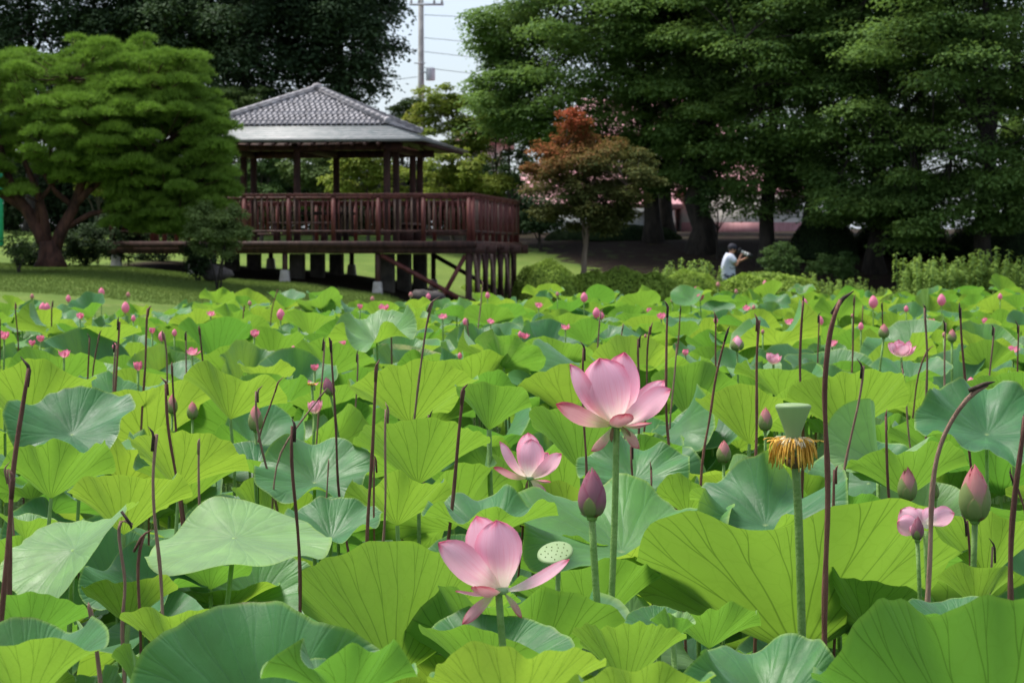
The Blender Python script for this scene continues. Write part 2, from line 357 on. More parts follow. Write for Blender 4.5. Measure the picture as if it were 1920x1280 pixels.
def gz(x, y):
    x = np.clip(np.asarray(x, float), HX[0], HX[-1]-1e-6); y = np.clip(np.asarray(y, float), HY[0], HY[-1]-1e-6)
    i = np.clip(np.searchsorted(HX, x, 'right')-1, 0, len(HX)-2); j = np.clip(np.searchsorted(HY, y, 'right')-1, 0, len(HY)-2)
    fx = (x-HX[i])/(HX[i+1]-HX[i]); fy = (y-HY[j])/(HY[j+1]-HY[j])
    fx = fx*fx*(3-2*fx)*.5+fx*.5; 
    z = (HZ[i, j]*(1-fx)+HZ[i+1, j]*fx)*(1-fy)+(HZ[i, j+1]*(1-fx)+HZ[i+1, j+1]*fx)*fy
    return z+.03*np.sin(x*.9+y*.7)*np.sin(y*.5-x*.3)
xs = np.concatenate([np.linspace(-1500, -62, 12), np.linspace(-60, -20, 20), np.linspace(-19.5, 22, 120), np.linspace(23, 60, 20), np.linspace(64, 1500, 12)])
ys = np.concatenate([np.linspace(-300, -8, 8), np.linspace(-6, 22, 14), np.linspace(23, 84, 150), np.linspace(86, 200, 24), np.linspace(230, 3000, 14)])
GX, GY = np.meshgrid(xs, ys); GZ = gz(GX, GY)
nx, ny = len(xs), len(ys); idx = np.arange(nx*ny).reshape(ny, nx)
Q = np.stack([idx[:-1, :-1].ravel(), idx[:-1, 1:].ravel(), idx[1:, 1:].ravel(), idx[1:, :-1].ravel()], 1)
def ground_mat():
    m, nt = newmat('ground'); g = NG(nt)
    t = g.n('ShaderNodeTexCoord'); sp = g.n('ShaderNodeSeparateXYZ'); g.l(t.outputs['Object'], sp.inputs[0])
    n1 = g.noise(.35, 4, .6, t.outputs['Object']); n2 = g.noise(14, 5, .7, t.outputs['Object']); n3 = g.noise(2.2, 4, .6, t.outputs['Object'])
    grass = g.mix(g.ss(n1, .35, .65), (.085, .135, .028), (.145, .20, .042))
    grass = g.mix(g.m('MULTIPLY', g.ss(n2, .35, .7), .5), grass, (.07, .13, .02))
    grass = g.mix(g.m('MULTIPLY', g.ss(n3, .55, .72), .45), grass, (.20, .20, .07))
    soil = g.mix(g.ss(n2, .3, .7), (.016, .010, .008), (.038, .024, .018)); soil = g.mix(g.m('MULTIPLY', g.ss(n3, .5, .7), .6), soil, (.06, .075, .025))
    xx = g.m('ADD', sp.outputs[0], g.m('MULTIPLY_ADD', n3, 1.6, -.8)); yy = g.m('ADD', sp.outputs[1], g.m('MULTIPLY_ADD', n3, 2.0, -1.0))
    lim = g.m('ADD', 62.3, g.m('MULTIPLY', g.m('MAXIMUM', g.m('SUBTRACT', 3.6, xx), 0.0), 2.3))
    mask = g.ss(g.m('SUBTRACT', yy, lim), -.3, .4)
    under = g.m('MULTIPLY', g.m('MULTIPLY', g.ss(sp.outputs[0], -9.6, -8.6), g.ss(sp.outputs[0], -.4, -1.2)), g.m('MULTIPLY', g.ss(g.m('ADD', yy, g.m('MULTIPLY', sp.outputs[0], .14)), 49.2, 50.0), g.ss(yy, 58.5, 57.0)))  # dark soil colour across the deck's footprint paints in the shade beneath it
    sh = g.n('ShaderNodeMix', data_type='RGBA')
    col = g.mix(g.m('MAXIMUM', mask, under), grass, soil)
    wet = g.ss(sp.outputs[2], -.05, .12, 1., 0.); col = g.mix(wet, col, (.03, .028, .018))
    b = g.n('ShaderNodeBsdfPrincipled'); g.l(col, b.inputs['Base Color']); b.inputs['Roughness'].default_value = .95; b.inputs['Specular IOR Level'].default_value = .1
    bn = g.n('ShaderNodeBump'); bn.inputs['Strength'].default_value = .8; bn.inputs['Distance'].default_value = .05; g.l(n2, bn.inputs['Height']); g.l(bn.outputs[0], b.inputs['Normal'])
    out(g, b.outputs[0]); return m
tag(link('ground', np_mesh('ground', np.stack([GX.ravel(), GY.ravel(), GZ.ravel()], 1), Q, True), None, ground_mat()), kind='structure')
m, nt = newmat('pond_water'); g = NG(nt); b = g.n('ShaderNodeBsdfPrincipled'); b.inputs['Base Color'].default_value = (.012, .016, .008, 1); b.inputs['Roughness'].default_value = .08
tcn = g.n('ShaderNodeTexCoord'); f = g.noise(5, 3, .5, tcn.outputs['Object']); bn = g.n('ShaderNodeBump'); bn.inputs['Strength'].default_value = .15; bn.inputs['Distance'].default_value = .02; g.l(f, bn.inputs['Height']); g.l(bn.outputs[0], b.inputs['Normal']); out(g, b.outputs[0])
wx = np.linspace(-59, 59, 30); wy = np.linspace(-5.5, 57, 30); WX, WY = np.meshgrid(wx, wy); i2 = np.arange(900).reshape(30, 30)
Q = np.stack([i2[:-1, :-1].ravel(), i2[:-1, 1:].ravel(), i2[1:, 1:].ravel(), i2[1:, :-1].ravel()], 1)
tag(link('water', np_mesh('water', np.stack([WX.ravel(), WY.ravel(), np.full(900, -.12)], 1), Q), None, m), kind='structure')

# ------------------------------------------------------------------ pavilion
pav = thing('pavilion', 'open wooden pavilion on a raised deck with red railings and tiled hip roof', 'pavilion', (-.90, 50, 0), R(-8))
LX, LY = -8.17, 7.25
DT = 1.77
def lw(x, y):      # local -> world xy
    c, s = math.cos(R(-8)), math.sin(R(-8)); return -.90+x*c-y*s, 50+x*s+y*c
rng = random.Random(5)
# deck boards run front to back
nb = 58; bw = -LX/nb
bme = MB().box((0, LY/2, 0), (bw-.012, LY+.14, .045)).mesh('floor_board')
for i in range(nb):
    o = link('floor_board', bme, pav, M['wood_worn'], ((i+.5)*-bw, 0, DT-.0225+rng.uniform(-.002, .002)))
def bar(name, a, b, w, h, mat, parent=pav, bevel=0, label=None):
    a = Vector(a); b = Vector(b); d = b-a; mb = MB(); mb.box((0, 0, 0), (d.length, w, h))
    o = mb.build(name, mat, parent, bevel=bevel); o.location = (a+b)/2
    o.rotation_euler = d.to_track_quat('X', 'Z').to_euler()
    if label: o['label'] = label
    return o
bar('deck_edge_board', (LX-.06, -.10, DT-.07), (.10, -.10, DT-.07), .03, .14, M['wood_brown'])
bar('deck_edge_board', (.115, -.06, DT-.07), (.115, LY+.1, DT-.07), .03, .14, M['wood_brown'])
bar('deck_edge_board', (LX-.075, -.06, DT-.07), (LX-.075, LY+.1, DT-.07), .03, .14, M['wood_brown'])
for yy in (.06, 1.75, 3.8, 5.85, LY-.08):
    bar('beam', (LX-.2, yy, 1.60), (.30, yy, 1.60), .16, .21, M['wood_brown'])
for i in range(12):
    x = -.12-i*(-LX-.24)/11
    bar('joist', (x, -.06, 1.712), (x, LY+.06, 1.712), .08, .024, M['wood_dark'])
for i in range(9):
    y = .35+i*.82
    bar('joist', (.02, y, 1.655), (.22, y, 1.655), .12, .12, M['wood_brown'])
# perimeter posts under the deck
def round_post(x, y, z0, z1, r=.062, mat=None, name='support_post'):
    return MB().tube([(x, y, z0), (x, y, (z0+z1)/2), (x, y, z1)], r, 12).build(name, mat or M['wood_brown'], pav, True)
for x in (-.06, -2.1, -4.2, -6.3, -8.08):
    for y in (.06, LY-.08):
        wx_, wy_ = lw(x, y); z = float(gz(wx_, wy_))
        if x < -1:
            round_post(x, y, z+.18, 1.495)
            f_ = MB().lathe([(.0, .26), (.105, .26), (.12, .24), (.17, -.15)], (x, y, z), 4, rot=(0, 0, R(45))).build('footing', M['footing'], pav)
        else: round_post(x, y, -.6, 1.495, .075)
for y in (1.3, 2.5, 3.7, 4.9, 6.1):
    round_post(-.06, y, -.5, 1.5, .065)
def log(a, b, r=.05, mat='wood_red'):
    return MB().tube([a, tuple((Vector(a)+Vector(b))/2), b], r, 10).build('brace', M[mat], pav, True)
log((-2.02, .06, 1.46), (-.25, .06, .50), .055); log((-.14, .06, 1.45), (-.75, .06, .35), .05)
log((-2.1, LY-.08, 1.46), (-.2, LY-.08, .4), .055, 'wood_dark'); 
for k, y in enumerate((0.06, 1.3, 2.5, 3.7, 4.9, 6.1)):
    y1 = (1.3, 2.5, 3.7, 4.9, 6.1, LY-.08)[k]
    log((.05, y+.1, 1.47), (.05, y1-.1, .0), .042, 'wood_worn' if k % 2 == 0 else 'wood_brown'); log((-.17, y1-.1, 1.47), (-.17, y+.1, .0), .042, 'wood_worn' if k % 2 else 'wood_brown')
# concrete piers below the roof posts
PX = (-2.21, -4.31, -6.41); PY = (1.71, 3.80, 5.90)
for x in PX:
    for y in PY:
        z = float(gz(*lw(x, y)))
        MB().box((x, y, (z-.3+1.49)/2), (.31, .31, 1.49-z+.3)).build('pier', M['concrete'], pav, bevel=.01)
# roof posts
posts = [(x, y) for x in PX for y in (PY[0], PY[2])]+[(x, PY[0]+t*4.19) for x in (PX[0], PX[2]) for t in (.26, .77)]
for x, y in posts:
    MB().box((x, y, (DT+3.86)/2), (.14, .14, 3.86-DT)).build('post', M['wood_brown'], pav, bevel=.01)
# railings: a part with balusters and posts as sub-parts
bal = MB().box((0, 0, 2.385), (.036, .036, .75)).mesh('baluster'); rp = MB().box((0, 0, 2.265), (.09, .09, .985)).mesh('railing_post')
def railing(a, b, bays, n):
    a = Vector(a); b = Vector(b); d = (b-a); ln = d.length; ang = math.atan2(d.y, d.x)
    top = MB().box((ln/2, 0, 2.79), (ln+.14, .13, .065)).build('railing', M['wood_red'], pav, bevel=.006); top.location = (a.x, a.y, 0); top.rotation_euler = (0, 0, ang)
    MB().box((ln/2, 0, 2.725), (ln, .05, .06)).build('upper_rail', M['wood_red'], top)
    MB().box((ln/2, 0, 1.985), (ln, .05, .055)).build('lower_rail', M['wood_brown'], top)
    for i in range(bays+1):
        link('railing_post', rp, top, M['wood_red'], (ln*i/bays, 0, 0))
        if i == bays: break
        for k in range(n):
            if rng.random() < .03: continue
            link('baluster', bal if rng.random() < .6 else bal2, top, None, (ln*(i+(k+1)/(n+1))/bays, rng.uniform(-.004, .004), 0), (rng.uniform(-.006, .006), rng.uniform(-.008, .008), 0))
bal.materials.append(M['wood_red']); bal2 = bal.copy(); bal2.materials.clear(); bal2.materials.append(M['wood_worn']); 
railing((LX+.02, .03, 0), (-.05, .03, 0), 8, 7); railing((.03, .05, 0), (.03, LY-.05, 0), 7, 7)
railing((LX+.02, LY-.03, 0), (-.05, LY-.03, 0), 8, 7); railing((LX-.01, .05, 0), (LX-.01, LY-.05, 0), 7, 7)
# benches and a table on the deck
def bench(x, y, w, rz, label):
    t = thing('bench', label, 'bench', (*lw(x, y), DT), R(-8)+rz)
    for k in range(3): MB().box((0, (k-1)*.13, .42), (w, .115, .04)).build('seat_board', M['wood_worn'], t)
    for s in (-1, 1): MB().box((s*(w/2-.2), 0, .2), (.09, .34, .398)).build('leg', M['wood_brown'], t)
bench(-4.1, 1.15, 1.5, 0, 'low wooden bench on the pavilion deck behind the front railing')
bench(-2.05, 3.8, 1.7, R(90), 'low wooden bench on the deck at the right-hand roof posts')
tb = thing('table', 'heavy dark wooden table in the middle of the pavilion deck', 'table', (*lw(-4.31, 3.8), DT), R(-8))
MB().box((0, 0, .68), (1.6, 1.1, .07)).build('table_top', M['wood_dark'], tb, bevel=.01)
for sx in (-1, 1):
    for sy in (-1, 1): MB().box((sx*.6, sy*.4, .32), (.12, .12, .64)).build('leg', M['wood_dark'], tb)
# roof
CX, CY = -4.31, 3.80; HA, HB = 2.10, 3.14; ZA, ZB, ZT = 4.45, 4.05, 5.38
def ring(h, z): return [(CX-h, CY-h, z), (CX+h, CY-h, z), (CX+h, CY+h, z), (CX-h, CY+h, z)]
mb = MB(); mb.add(ring(HA, ZA-.03)+[(CX, CY, ZT-.03)], (), [(0, 1, 4), (1, 2, 4), (2, 3, 4), (3, 0, 4)])
mb.add(ring(HA-.02, ZA-.10)+[(CX, CY, ZT-.12)], (), [(1, 0, 4), (2, 1, 4), (3, 2, 4), (0, 3, 4)])
roof = mb.build('roof', M['wood_dark'], pav)
# stepped courses of the lower skirt
nc = 7
for i in range(nc):
    f0, f1 = i/nc, (i+1.12)/nc
    h0, h1 = HA-.06+(HB-HA+.06)*f0, HA-.06+(HB-HA+.06)*min(f1, 1.0); z0, z1 = ZA-.015-(ZA-ZB)*f0, ZA-.015-(ZA-ZB)*min(f1, 1.0)+.014
    mb = MB()
    a, b_, c_, d_ = ring(h0, z0), ring(h1, z1), ring(h1, z1-.022), ring(h0, z0-.03)
    Q = []
    for k in range(4):
        n_ = (k+1) % 4; Q += [(k, 4+k, 4+n_, n_), (4+k, 8+k, 8+n_, 4+n_), (8+k, 12+k, 12+n_, 8+n_)]
    mb.add(a+b_+c_+d_, [q[::-1] for q in Q]).build('roof_course', M['copper'], roof)
mb = MB()
a, b_, c_, d_ = ring(HB+.01, ZB+.01), ring(HB+.01, ZB-.05), ring(HB-.03, ZB-.05), ring(HB-.03, ZB-.012)
mb.add(a+b_+c_+d_, [q for k in range(4) for q in ((k, 4+k, 4+(k+1) % 4, (k+1) % 4), (4+k, 8+k, 8+(k+1) % 4, 4+(k+1) % 4), (8+k, 12+k, 12+(k+1) % 4, 8+(k+1) % 4))]).build('eave_edge', M['copper'], roof)
# soffit boards and rafters
mb = MB(); mb.add(ring(HB-.05, ZB-.035)+ring(HA-.3, ZB+.16), [(k, 4+k, 4+(k+1) % 4, (k+1) % 4) for k in range(4)]).build('soffit', M['wood_dark'], roof)
rm = MB().box((0, .45, 0), (.06, 1.15, .07)).mesh('rafter')
for side in range(4):
    for i in range(15):
        s = -2.1+i*4.2/14
        ln = 1.0
        px_, py_ = s, -HB+.08
        c, sn = math.cos(side*math.pi/2), math.sin(side*math.pi/2)
        link('rafter', rm, roof, M['wood_brown'], (CX+px_*c-py_*sn, CY+px_*sn+py_*c, ZB-.085), (R(14), 0, side*math.pi/2))
for y in (PY[0], PY[2]): bar('roof_beam', (PX[2]-.35, y, 3.94), (PX[0]+.35, y, 3.94), .13, .17, M['wood_brown'])
for x in (PX[0], PX[2]): bar('roof_beam', (x, PY[0]-.35, 3.93), (x, PY[2]+.35, 3.93), .125, .16, M['wood_brown'])
bar('roof_beam', (PX[1], PY[0]-.3, 3.93), (PX[1], PY[2]+.3, 3.93), .12, .16, M['wood_brown'])
# pantiles
tw, tl, rows = .128, .205, 12
sl = math.hypot(HA, ZT-ZA); pitch = math.atan2(ZT-ZA, HA)
xs_ = np.linspace(-.5, .5, 9); prof = .020*np.sin((xs_)*2*np.pi)+.012*np.cos(xs_*4*np.pi)
V = []
for (yy, dz) in ((-.03, .030), (tl, .004)):
    for xx, pz in zip(xs_, prof): V.append((xx*tw*1.04, yy, pz+dz))
for xx, pz in zip(xs_, prof): V.append((xx*tw*1.04, -.03, pz+.008))
Qt = [(i, i+1, 9+i+1, 9+i) for i in range(8)]+[(18+i, 18+i+1, i+1, i) for i in range(8)]
tile = np_mesh('roof_tile', V, np.array(Qt), True); tile.materials.append(M['tile']); tV = np.array(V)
tl_all = []
for side in (0, 1, 3, 2):
    for r_ in range(rows):
        t0 = (r_)/rows; half = HA*(1-t0)-.02; n = max(1, int(round(2*half/tw)))
        for i in range(n):
            s = (i+.5)*tw-n*tw/2
            if abs(s) > half-.02: continue
            tl_all.append((side, s, t0))
cnt = 0; restV = []; restQ = []; nn = 0
for side, s, t0 in tl_all:
    y0 = -HA*(1-t0); z0 = ZA+(ZT-ZA)*t0
    mt = Matrix.Translation((CX, CY, 0)) @ Matrix.Rotation(side*math.pi/2, 4, 'Z') @ Matrix.Translation((s, y0, z0+rng.uniform(-.004, .004))) @ Matrix.Rotation(pitch, 4, 'X') @ Matrix.Rotation(rng.uniform(-.03, .03), 4, 'Z')
    if cnt < 298:
        o = link('roof_tile', tile, roof); o.matrix_local = mt; cnt += 1
    else:
        restV.append(tV @ np.array(mt.to_3x3()).T+np.array(mt.translation)); restQ.append(np.array(Qt)+nn); nn += len(tV)
o = link('roof_tiles', np_mesh('roof_tiles', np.concatenate(restV), np.concatenate(restQ), True), roof, M['tile']); o['kind'] = 'stuff'
# hip ridges
an = np.linspace(0, np.pi, 7)
def ridge_seg(l):
    V = [(x, .062*math.cos(a), .05*math.sin(a)+dz) for x, dz in ((0, .012), (l, 0)) for a in an]; Q = [(i, i+1, 8+i, 7+i) for i in range(6)]
    V += [(0, .062*math.cos(a)*.8, .05*math.sin(a)*.8) for a in an]; Q += [(14+i, 15+i, 1+i, i) for i in range(6)]
    return np_mesh('ridge_tile', V, np.array([q[::-1] for q in Q]), True)
rseg = ridge_seg(.235); rseg.materials.append(M['tile'])
for k, (sx, sy) in enumerate(((-1, -1), (1, -1), (1, 1), (-1, 1))):
    a = Vector((CX+sx*(HA+.02), CY+sy*(HA+.02), ZA+.05)); b = Vector((CX, CY, ZT+.05)); d = b-a
    rot = d.to_track_quat('X', 'Z').to_euler()
    base = MB().box((0, 0, 0), (d.length, .10, .075)).build('ridge_base', M['tile'], roof); base.location = (a+b)/2+Vector((0, 0, -.012)); base.rotation_euler = rot
    n = int(d.length/.22)
    for i in range(n): link('ridge_tile', rseg, roof, None, a+d*(i/n)+Vector((0, 0, .03)), rot)
    e = MB().lathe([(0, -.04), (.075, -.04), (.075, .03), (.05, .045), (0, .045)], seg=14).build('ridge_end_tile', M['tile'], roof, True)
    e.location = a+Vector((0, 0, .03)); e.rotation_euler = (-d).to_track_quat('Z', 'Y').to_euler()
MB().lathe([(.0, -.02), (.13, -.02), (.13, .05), (.09, .09), (.05, .10), (0, .11)], (CX, CY, ZT+.06), 12).build('finial', M['tile'], roof, True)
# ------------------------------------------------------------------ far buildings
M['wall_white'] = simple('white_wall', (.66, .64, .60), (.76, .74, .70), 1.2, .9, .05)
M['wall_blue'] = simple('pale_wall', (.50, .55, .58), (.58, .62, .64), 1.2, .9, .05)
M['pink'] = simple('pink_metal', (.50, .24, .26), (.60, .32, .34), 1.5, .6, .05, stretch=(8, 1, 1))
M['glass'] = simple('window_glass', (.03, .04, .045), (.05, .06, .065), 2, .12, 0, spec=.6)
M['frame'] = simple('window_frame', (.35, .35, .34), (.42, .42, .4), 4, .6, 0)
def house(x0, x1, d, depth, z0, z1, zr, wall, label, band=0, name='building', ov=.5, wins=()):
    b = thing(name, label, 'building', ((x0+x1)/2, d+depth/2, z0)); w = x1-x0; h = z1-z0
    MB().box((0, 0, h/2-.5), (w, depth, h+1)).build('wall', M[wall], b)
    if band: MB().box((0, -depth/2-.02, band/2-.1), (w+.04, .05, band+.2)).build('wall_band', M['pink'], b)
    hr = zr-z1; W_ = w/2+ov; D_ = depth/2+ov
    mb = MB(); mb.add([(-W_, -D_, 0), (W_, -D_, 0), (W_, D_, 0), (-W_, D_, 0), (-W_+1, 0, hr), (W_-1, 0, hr)], [(0, 1, 5, 4), (2, 3, 4, 5)], [(3, 0, 4), (1, 2, 5)])
    mb.add([(-W_, -D_, -.15), (W_, -D_, -.15), (W_, D_, -.15), (-W_, D_, -.15), (-W_, -D_, 0), (W_, -D_, 0), (W_, D_, 0), (-W_, D_, 0)], [(3, 2, 1, 0), (0, 1, 5, 4), (1, 2, 6, 5), (2, 3, 7, 6), (3, 0, 4, 7)])
    r = mb.build('roof', M['pink'], b); r.location = (0, 0, h+.002)
    n = int(2*W_/.5)
    seam = MB()
    for i in range(n+1):
        x = -W_+1.1+i*(2*W_-2.2)/n; a = Vector((x, -D_, .02)); e = Vector((x, 0, hr+.02)); mid = (a+e)/2
        seam.box(tuple(mid), (.035, (e-a).length, .04), rot=(math.atan2(hr, D_), 0, 0))
    seam.build('roof_seams', M['pink'], r)['kind'] = 'stuff'
    for (wx_, wz, ww, wh) in wins:
        f = MB().box((wx_, -depth/2-.03, wz), (ww, .08, wh)).build('window', M['frame'], b)
        MB().box((wx_, -depth/2-.075, wz), (ww-.12, .02, wh-.12)).build('pane', M['glass'], f)
    return b
house(.1, 5.9, 86, 6, 2.2, 3.35, 5.0, 'wall_blue', 'low pale house with a pink metal roof behind the red-leaved maple', wins=((-2.2, .65, .9, .7), (.4, .65, 1.2, .7)))
house(2.4, 9.0, 94, 7, 2.2, 6.4, 8.1, 'wall_white', 'two-storey pale house with pink roof seen between trees above the maple', wins=((-2, 3, 1.3, .9), (1.6, 3, 1.3, .9)))
house(6.6, 11.3, 88.5, 7, 2.2, 3.9, 5.2, 'wall_white', 'white-walled building with pink base band behind the dark tree trunks', band=.5, wins=((1.8, 1.2, .7, .6),))
house(-2.0, -.4, 96, 5, 2.2, 6.2, 7.0, 'wall_white', 'narrow pale house glimpsed between the yellow-green tree and pavilion roof')
0 and house(13.2, 20, 92, 7, 2.2, 5.2, 7.2, 'wall_white', 'pale house mostly hidden behind the dark trees at right', band=.4)
# utility pole
pb = P(790, 475, 100); pole = thing('utility_pole', 'tall concrete utility pole with transformer in the gap of sky', 'utility pole', (pb.x, 100, 2.5))
M['pole'] = simple('pole_concrete', (.24, .235, .23), (.34, .33, .32), 4, .85, .2)
M['metal'] = simple('grey_metal', (.35, .37, .40), (.45, .47, .5), 3, .5, .0)
M['wire'] = simple('wire', (.08, .08, .09), (.12, .12, .13), 3, .6, 0)
MB().tube([(0, 0, -1), (0, 0, 5), (0, 0, 11.4)], [.17, .14, .11], 12).build('pole', M['pole'], pole, True)
def arm(z, w, xo=0):
    MB().box((xo, -.13, z), (w, .08, .09)).build('crossarm', M['metal'], pole)
    for s in (-1, -.5, .5, 1): MB().lathe([(0, 0), (.05, 0), (.06, .06), (.035, .1), (.05, .14), (0, .18)], (xo+s*(w/2-.08), -.13, z+.045), 8).build('insulator', M['pole'], pole, True)
arm(9.85, 1.5, .25); arm(10.9, 1.6)
MB().lathe([(0, 0), (.19, 0), (.2, .04), (.2, .5), (.17, .56), (0, .58)], (.42, -.1, 6.55), 14).build('transformer', M['metal'], pole, True)
MB().box((.2, -.1, 6.9), (.3, .06, .06)).build('bracket', M['metal'], pole)
MB().box((-.05, -.15, 7.3), (.5, .05, .05)).build('bracket', M['metal'], pole)
def wire(a, b, sag, label):
    a = Vector(a); b = Vector(b); pts = [a.lerp(b, t)+Vector((0, 0, -sag*4*t*(1-t))) for t in np.linspace(0, 1, 17)]
    tag(MB().tube(pts, .013, 5).build('power_line', M['wire'], None, True), label, 'power line', 'power lines at the utility pole')
px0 = pb.x
for i, (za, xb, zb, lb) in enumerate(((11.9, 40, 15, 'uppermost'), (10.9, 40, 12.6, 'second highest'), (10.3, 40, 11.0, 'middle'), (9.6, 40, 10.2, 'second lowest'), (7.0, 40, 7.6, 'lowest'))):
    wire((px0+.15, 99.85, za), (px0+xb, 92, zb), 1.6, f'{lb} thin dark wire running right from the pole')
for i, (za, lb) in enumerate(((10.4, 'upper'), (9.2, 'lower'))):
    wire((px0-.15, 99.85, za), (px0-30, 108, za+.8), 1.0, f'{lb} thin wire running left from the pole behind the dark tree')
# green net post at the far left
gp = P(2, 432, 66); M['greenpost'] = simple('green_post', (.01, .25, .16), (.02, .32, .2), 5, .5, 0)
gpo = thing('net_post', 'slim bright green post at the left edge behind the pine', 'post', (gp.x, 66, float(gz(gp.x, 66))))
MB().tube([(0, 0, -.3), (0, 0, 2), (0, 0, 3.9)], .07, 10).build('pole', M['greenpost'], gpo, True); MB().lathe([(0, 0), (.08, 0), (.08, .05), (0, .08)], (0, 0, 3.9), 10).build('cap', M['greenpost'], gpo)
# ------------------------------------------------------------------ vegetation builders
nr_ = np.random.default_rng(11)
def unit(v): return v/(np.linalg.norm(v, axis=-1, keepdims=True)+1e-9)
def leaf_cloud(c, nrm, Ls, Ws, rg, fold=.15):
    n = len(c); t = unit(np.cross(nrm, rg.normal(size=(n, 3)))); b = np.cross(nrm, t)
    Ls = Ls*rg.uniform(.7, 1.25, (n, 1)); Ws = Ws*rg.uniform(.7, 1.25, (n, 1))
    V = np.stack([c-t*Ls/2, c+b*Ws/2+nrm*Ws*fold, c+t*Ls/2-nrm*Ls*fold, c-b*Ws/2+nrm*Ws*fold], 1).reshape(-1, 3)
    return V, np.arange(n*4).reshape(n, 4)
def pad_points(c, r, n, rg, up=.55, droop=.25, shell=.45):
    d = unit(rg.normal(size=(n, 3))); d[:, 2] = np.where((d[:, 2] < 0) & (rg.random(n) < up), -d[:, 2], d[:, 2])
    rad = rg.random(n)**shell
    p = d*rad[:, None]
    lump = 1+.22*np.sin(d[:, 0]*5+c[0]*3)*np.cos(d[:, 1]*4+c[1]*2)+.15*np.sin(d[:, 2]*7+c[2]*5)
    q = p*lump[:, None]*np.array(r)
    q[:, 2] -= droop*r[2]*(p[:, 0]**2+p[:, 1]**2)
    nm = unit(d*.5+np.array([0, 0, .8])+rg.normal(size=(n, 3))*.33)
    return np.array(c)+q, nm
def crown_mesh(name, pads, per, Ls, Ws, rg, hotfn=None, **k):
    cs, ns, tn, ht = [], [], [], []
    for c, r in pads:
        n = int(per*rg.uniform(.75, 1.25)); p, m_ = pad_points(c, r, n, rg, **k); cs.append(p); ns.append(m_)
        tn.append(np.clip(np.full(n, rg.uniform(.1, .9))+rg.normal(size=n)*.1, 0, 1))
    c = np.concatenate(cs); V, F = leaf_cloud(c, np.concatenate(ns), Ls, Ws, rg)
    at = {'tone': np.repeat(np.concatenate(tn), 4)}
    if hotfn is not None: at['hot'] = np.repeat(np.clip(hotfn(c)+rg.normal(size=len(c))*.12, 0, 1), 4)
    return np_mesh(name, V, F, False, None, at)
def bez(a, b, c, n=7):
    a, b, c = map(Vector, (a, b, c)); return [a*(1-t)**2+b*2*t*(1-t)+c*t*t for t in np.linspace(0, 1, n)]
def wob(pts, s, rg): return [p+Vector(rg.normal(size=3)*s*(0 if i in (0, len(pts)-1) else 1)) for i, p in enumerate(pts)]
def tree(name, label, cat, base, h, tr, cc, cr, npad, pr, per, Ls, Ws, leaf, bark, seed, lean=(0, 0), nl=9, group=None, shellmin=.0, hotfn=None, fork=.35, cut=None, extra=(), droop=.25):
    """base xy+z; cc crown centre (world), cr crown radii; npad pads of radius pr filling the crown"""
    rg = np.random.default_rng(seed); base = Vector(base)
    t = thing(name, label, cat, base, 0, group)
    pads = []; tries = 0
    while len(pads) < npad and tries < npad*60:
        tries += 1
        d = unit(rg.normal(size=3)); q = d*max(shellmin, rg.random()**.42)
        p = np.array(cc)+q*np.array(cr)
        if cut is not None and not cut(p): continue
        if all(np.linalg.norm((p-a)/np.array([1, 1, .55])) > pr[0]*.75 for a, _ in pads):
            s = rg.uniform(.75, 1.25); pads.append((p, (pr[0]*s, pr[1]*s, pr[2]*s)))
    for e in extra: pads.append((np.array(e[0]), e[1]))
    loc = [(a-np.array(base), r) for a, r in pads]
    fn = (lambda c: hotfn(c+np.array(base))) if hotfn else None
    link('crown', crown_mesh('crown', loc, per, Ls, Ws, rg, fn, droop=droop), t, M[leaf])
    top = Vector(cc)-base; top.z = top.z+cr[2]*.35
    tp = bez((0, 0, -.3), (lean[0], lean[1], h*.6), tuple(Vector((top.x, top.y, top.z))), 10); tp = wob(tp, tr*.25, rg)
    rr = np.linspace(1, .16, 10)**1.1*tr; rr[0] *= 1.5
    MB().tube(tp, rr, 12).build('trunk', M[bark], t, True)
    order = rg.permutation(len(loc)); limbs = []
    for k in order[:nl]:
        q = Vector(loc[k][0]); i = int(np.clip(2+int(fork*10)*rg.uniform(.6, 1.4), 2, 7)); s = tp[i]
        midp = s.lerp(q, .5)+Vector((0, 0, .15*(q-s).length)); pts = wob(bez(s, midp, q, 7), tr*.2, rg)
        r0 = rr[i]*.55; MB().tube(pts, np.linspace(r0, r0*.2, 7), 8).build('limb', M[bark], t, True); limbs.append((pts, r0))
    tw = MB()
    for k in order[nl:]:
        q = Vector(loc[k][0]); best = min(((p-q).length, li, pi) for li, (pts, _) in enumerate(limbs) for pi, p in enumerate(pts[2:]))
        s = limbs[best[1]][0][best[2]+2]; tw.tube(wob(bez(s, s.lerp(q, .5)+Vector((0, 0, .1*(q-s).length)), q, 5), tr*.1, rg), np.linspace(tr*.11, tr*.03, 5), 5)
    if tw.n: tw.build('twigs', M[bark], t, True)['kind'] = 'stuff'
    return t
def W(px, py, d): return P(px, py, d)
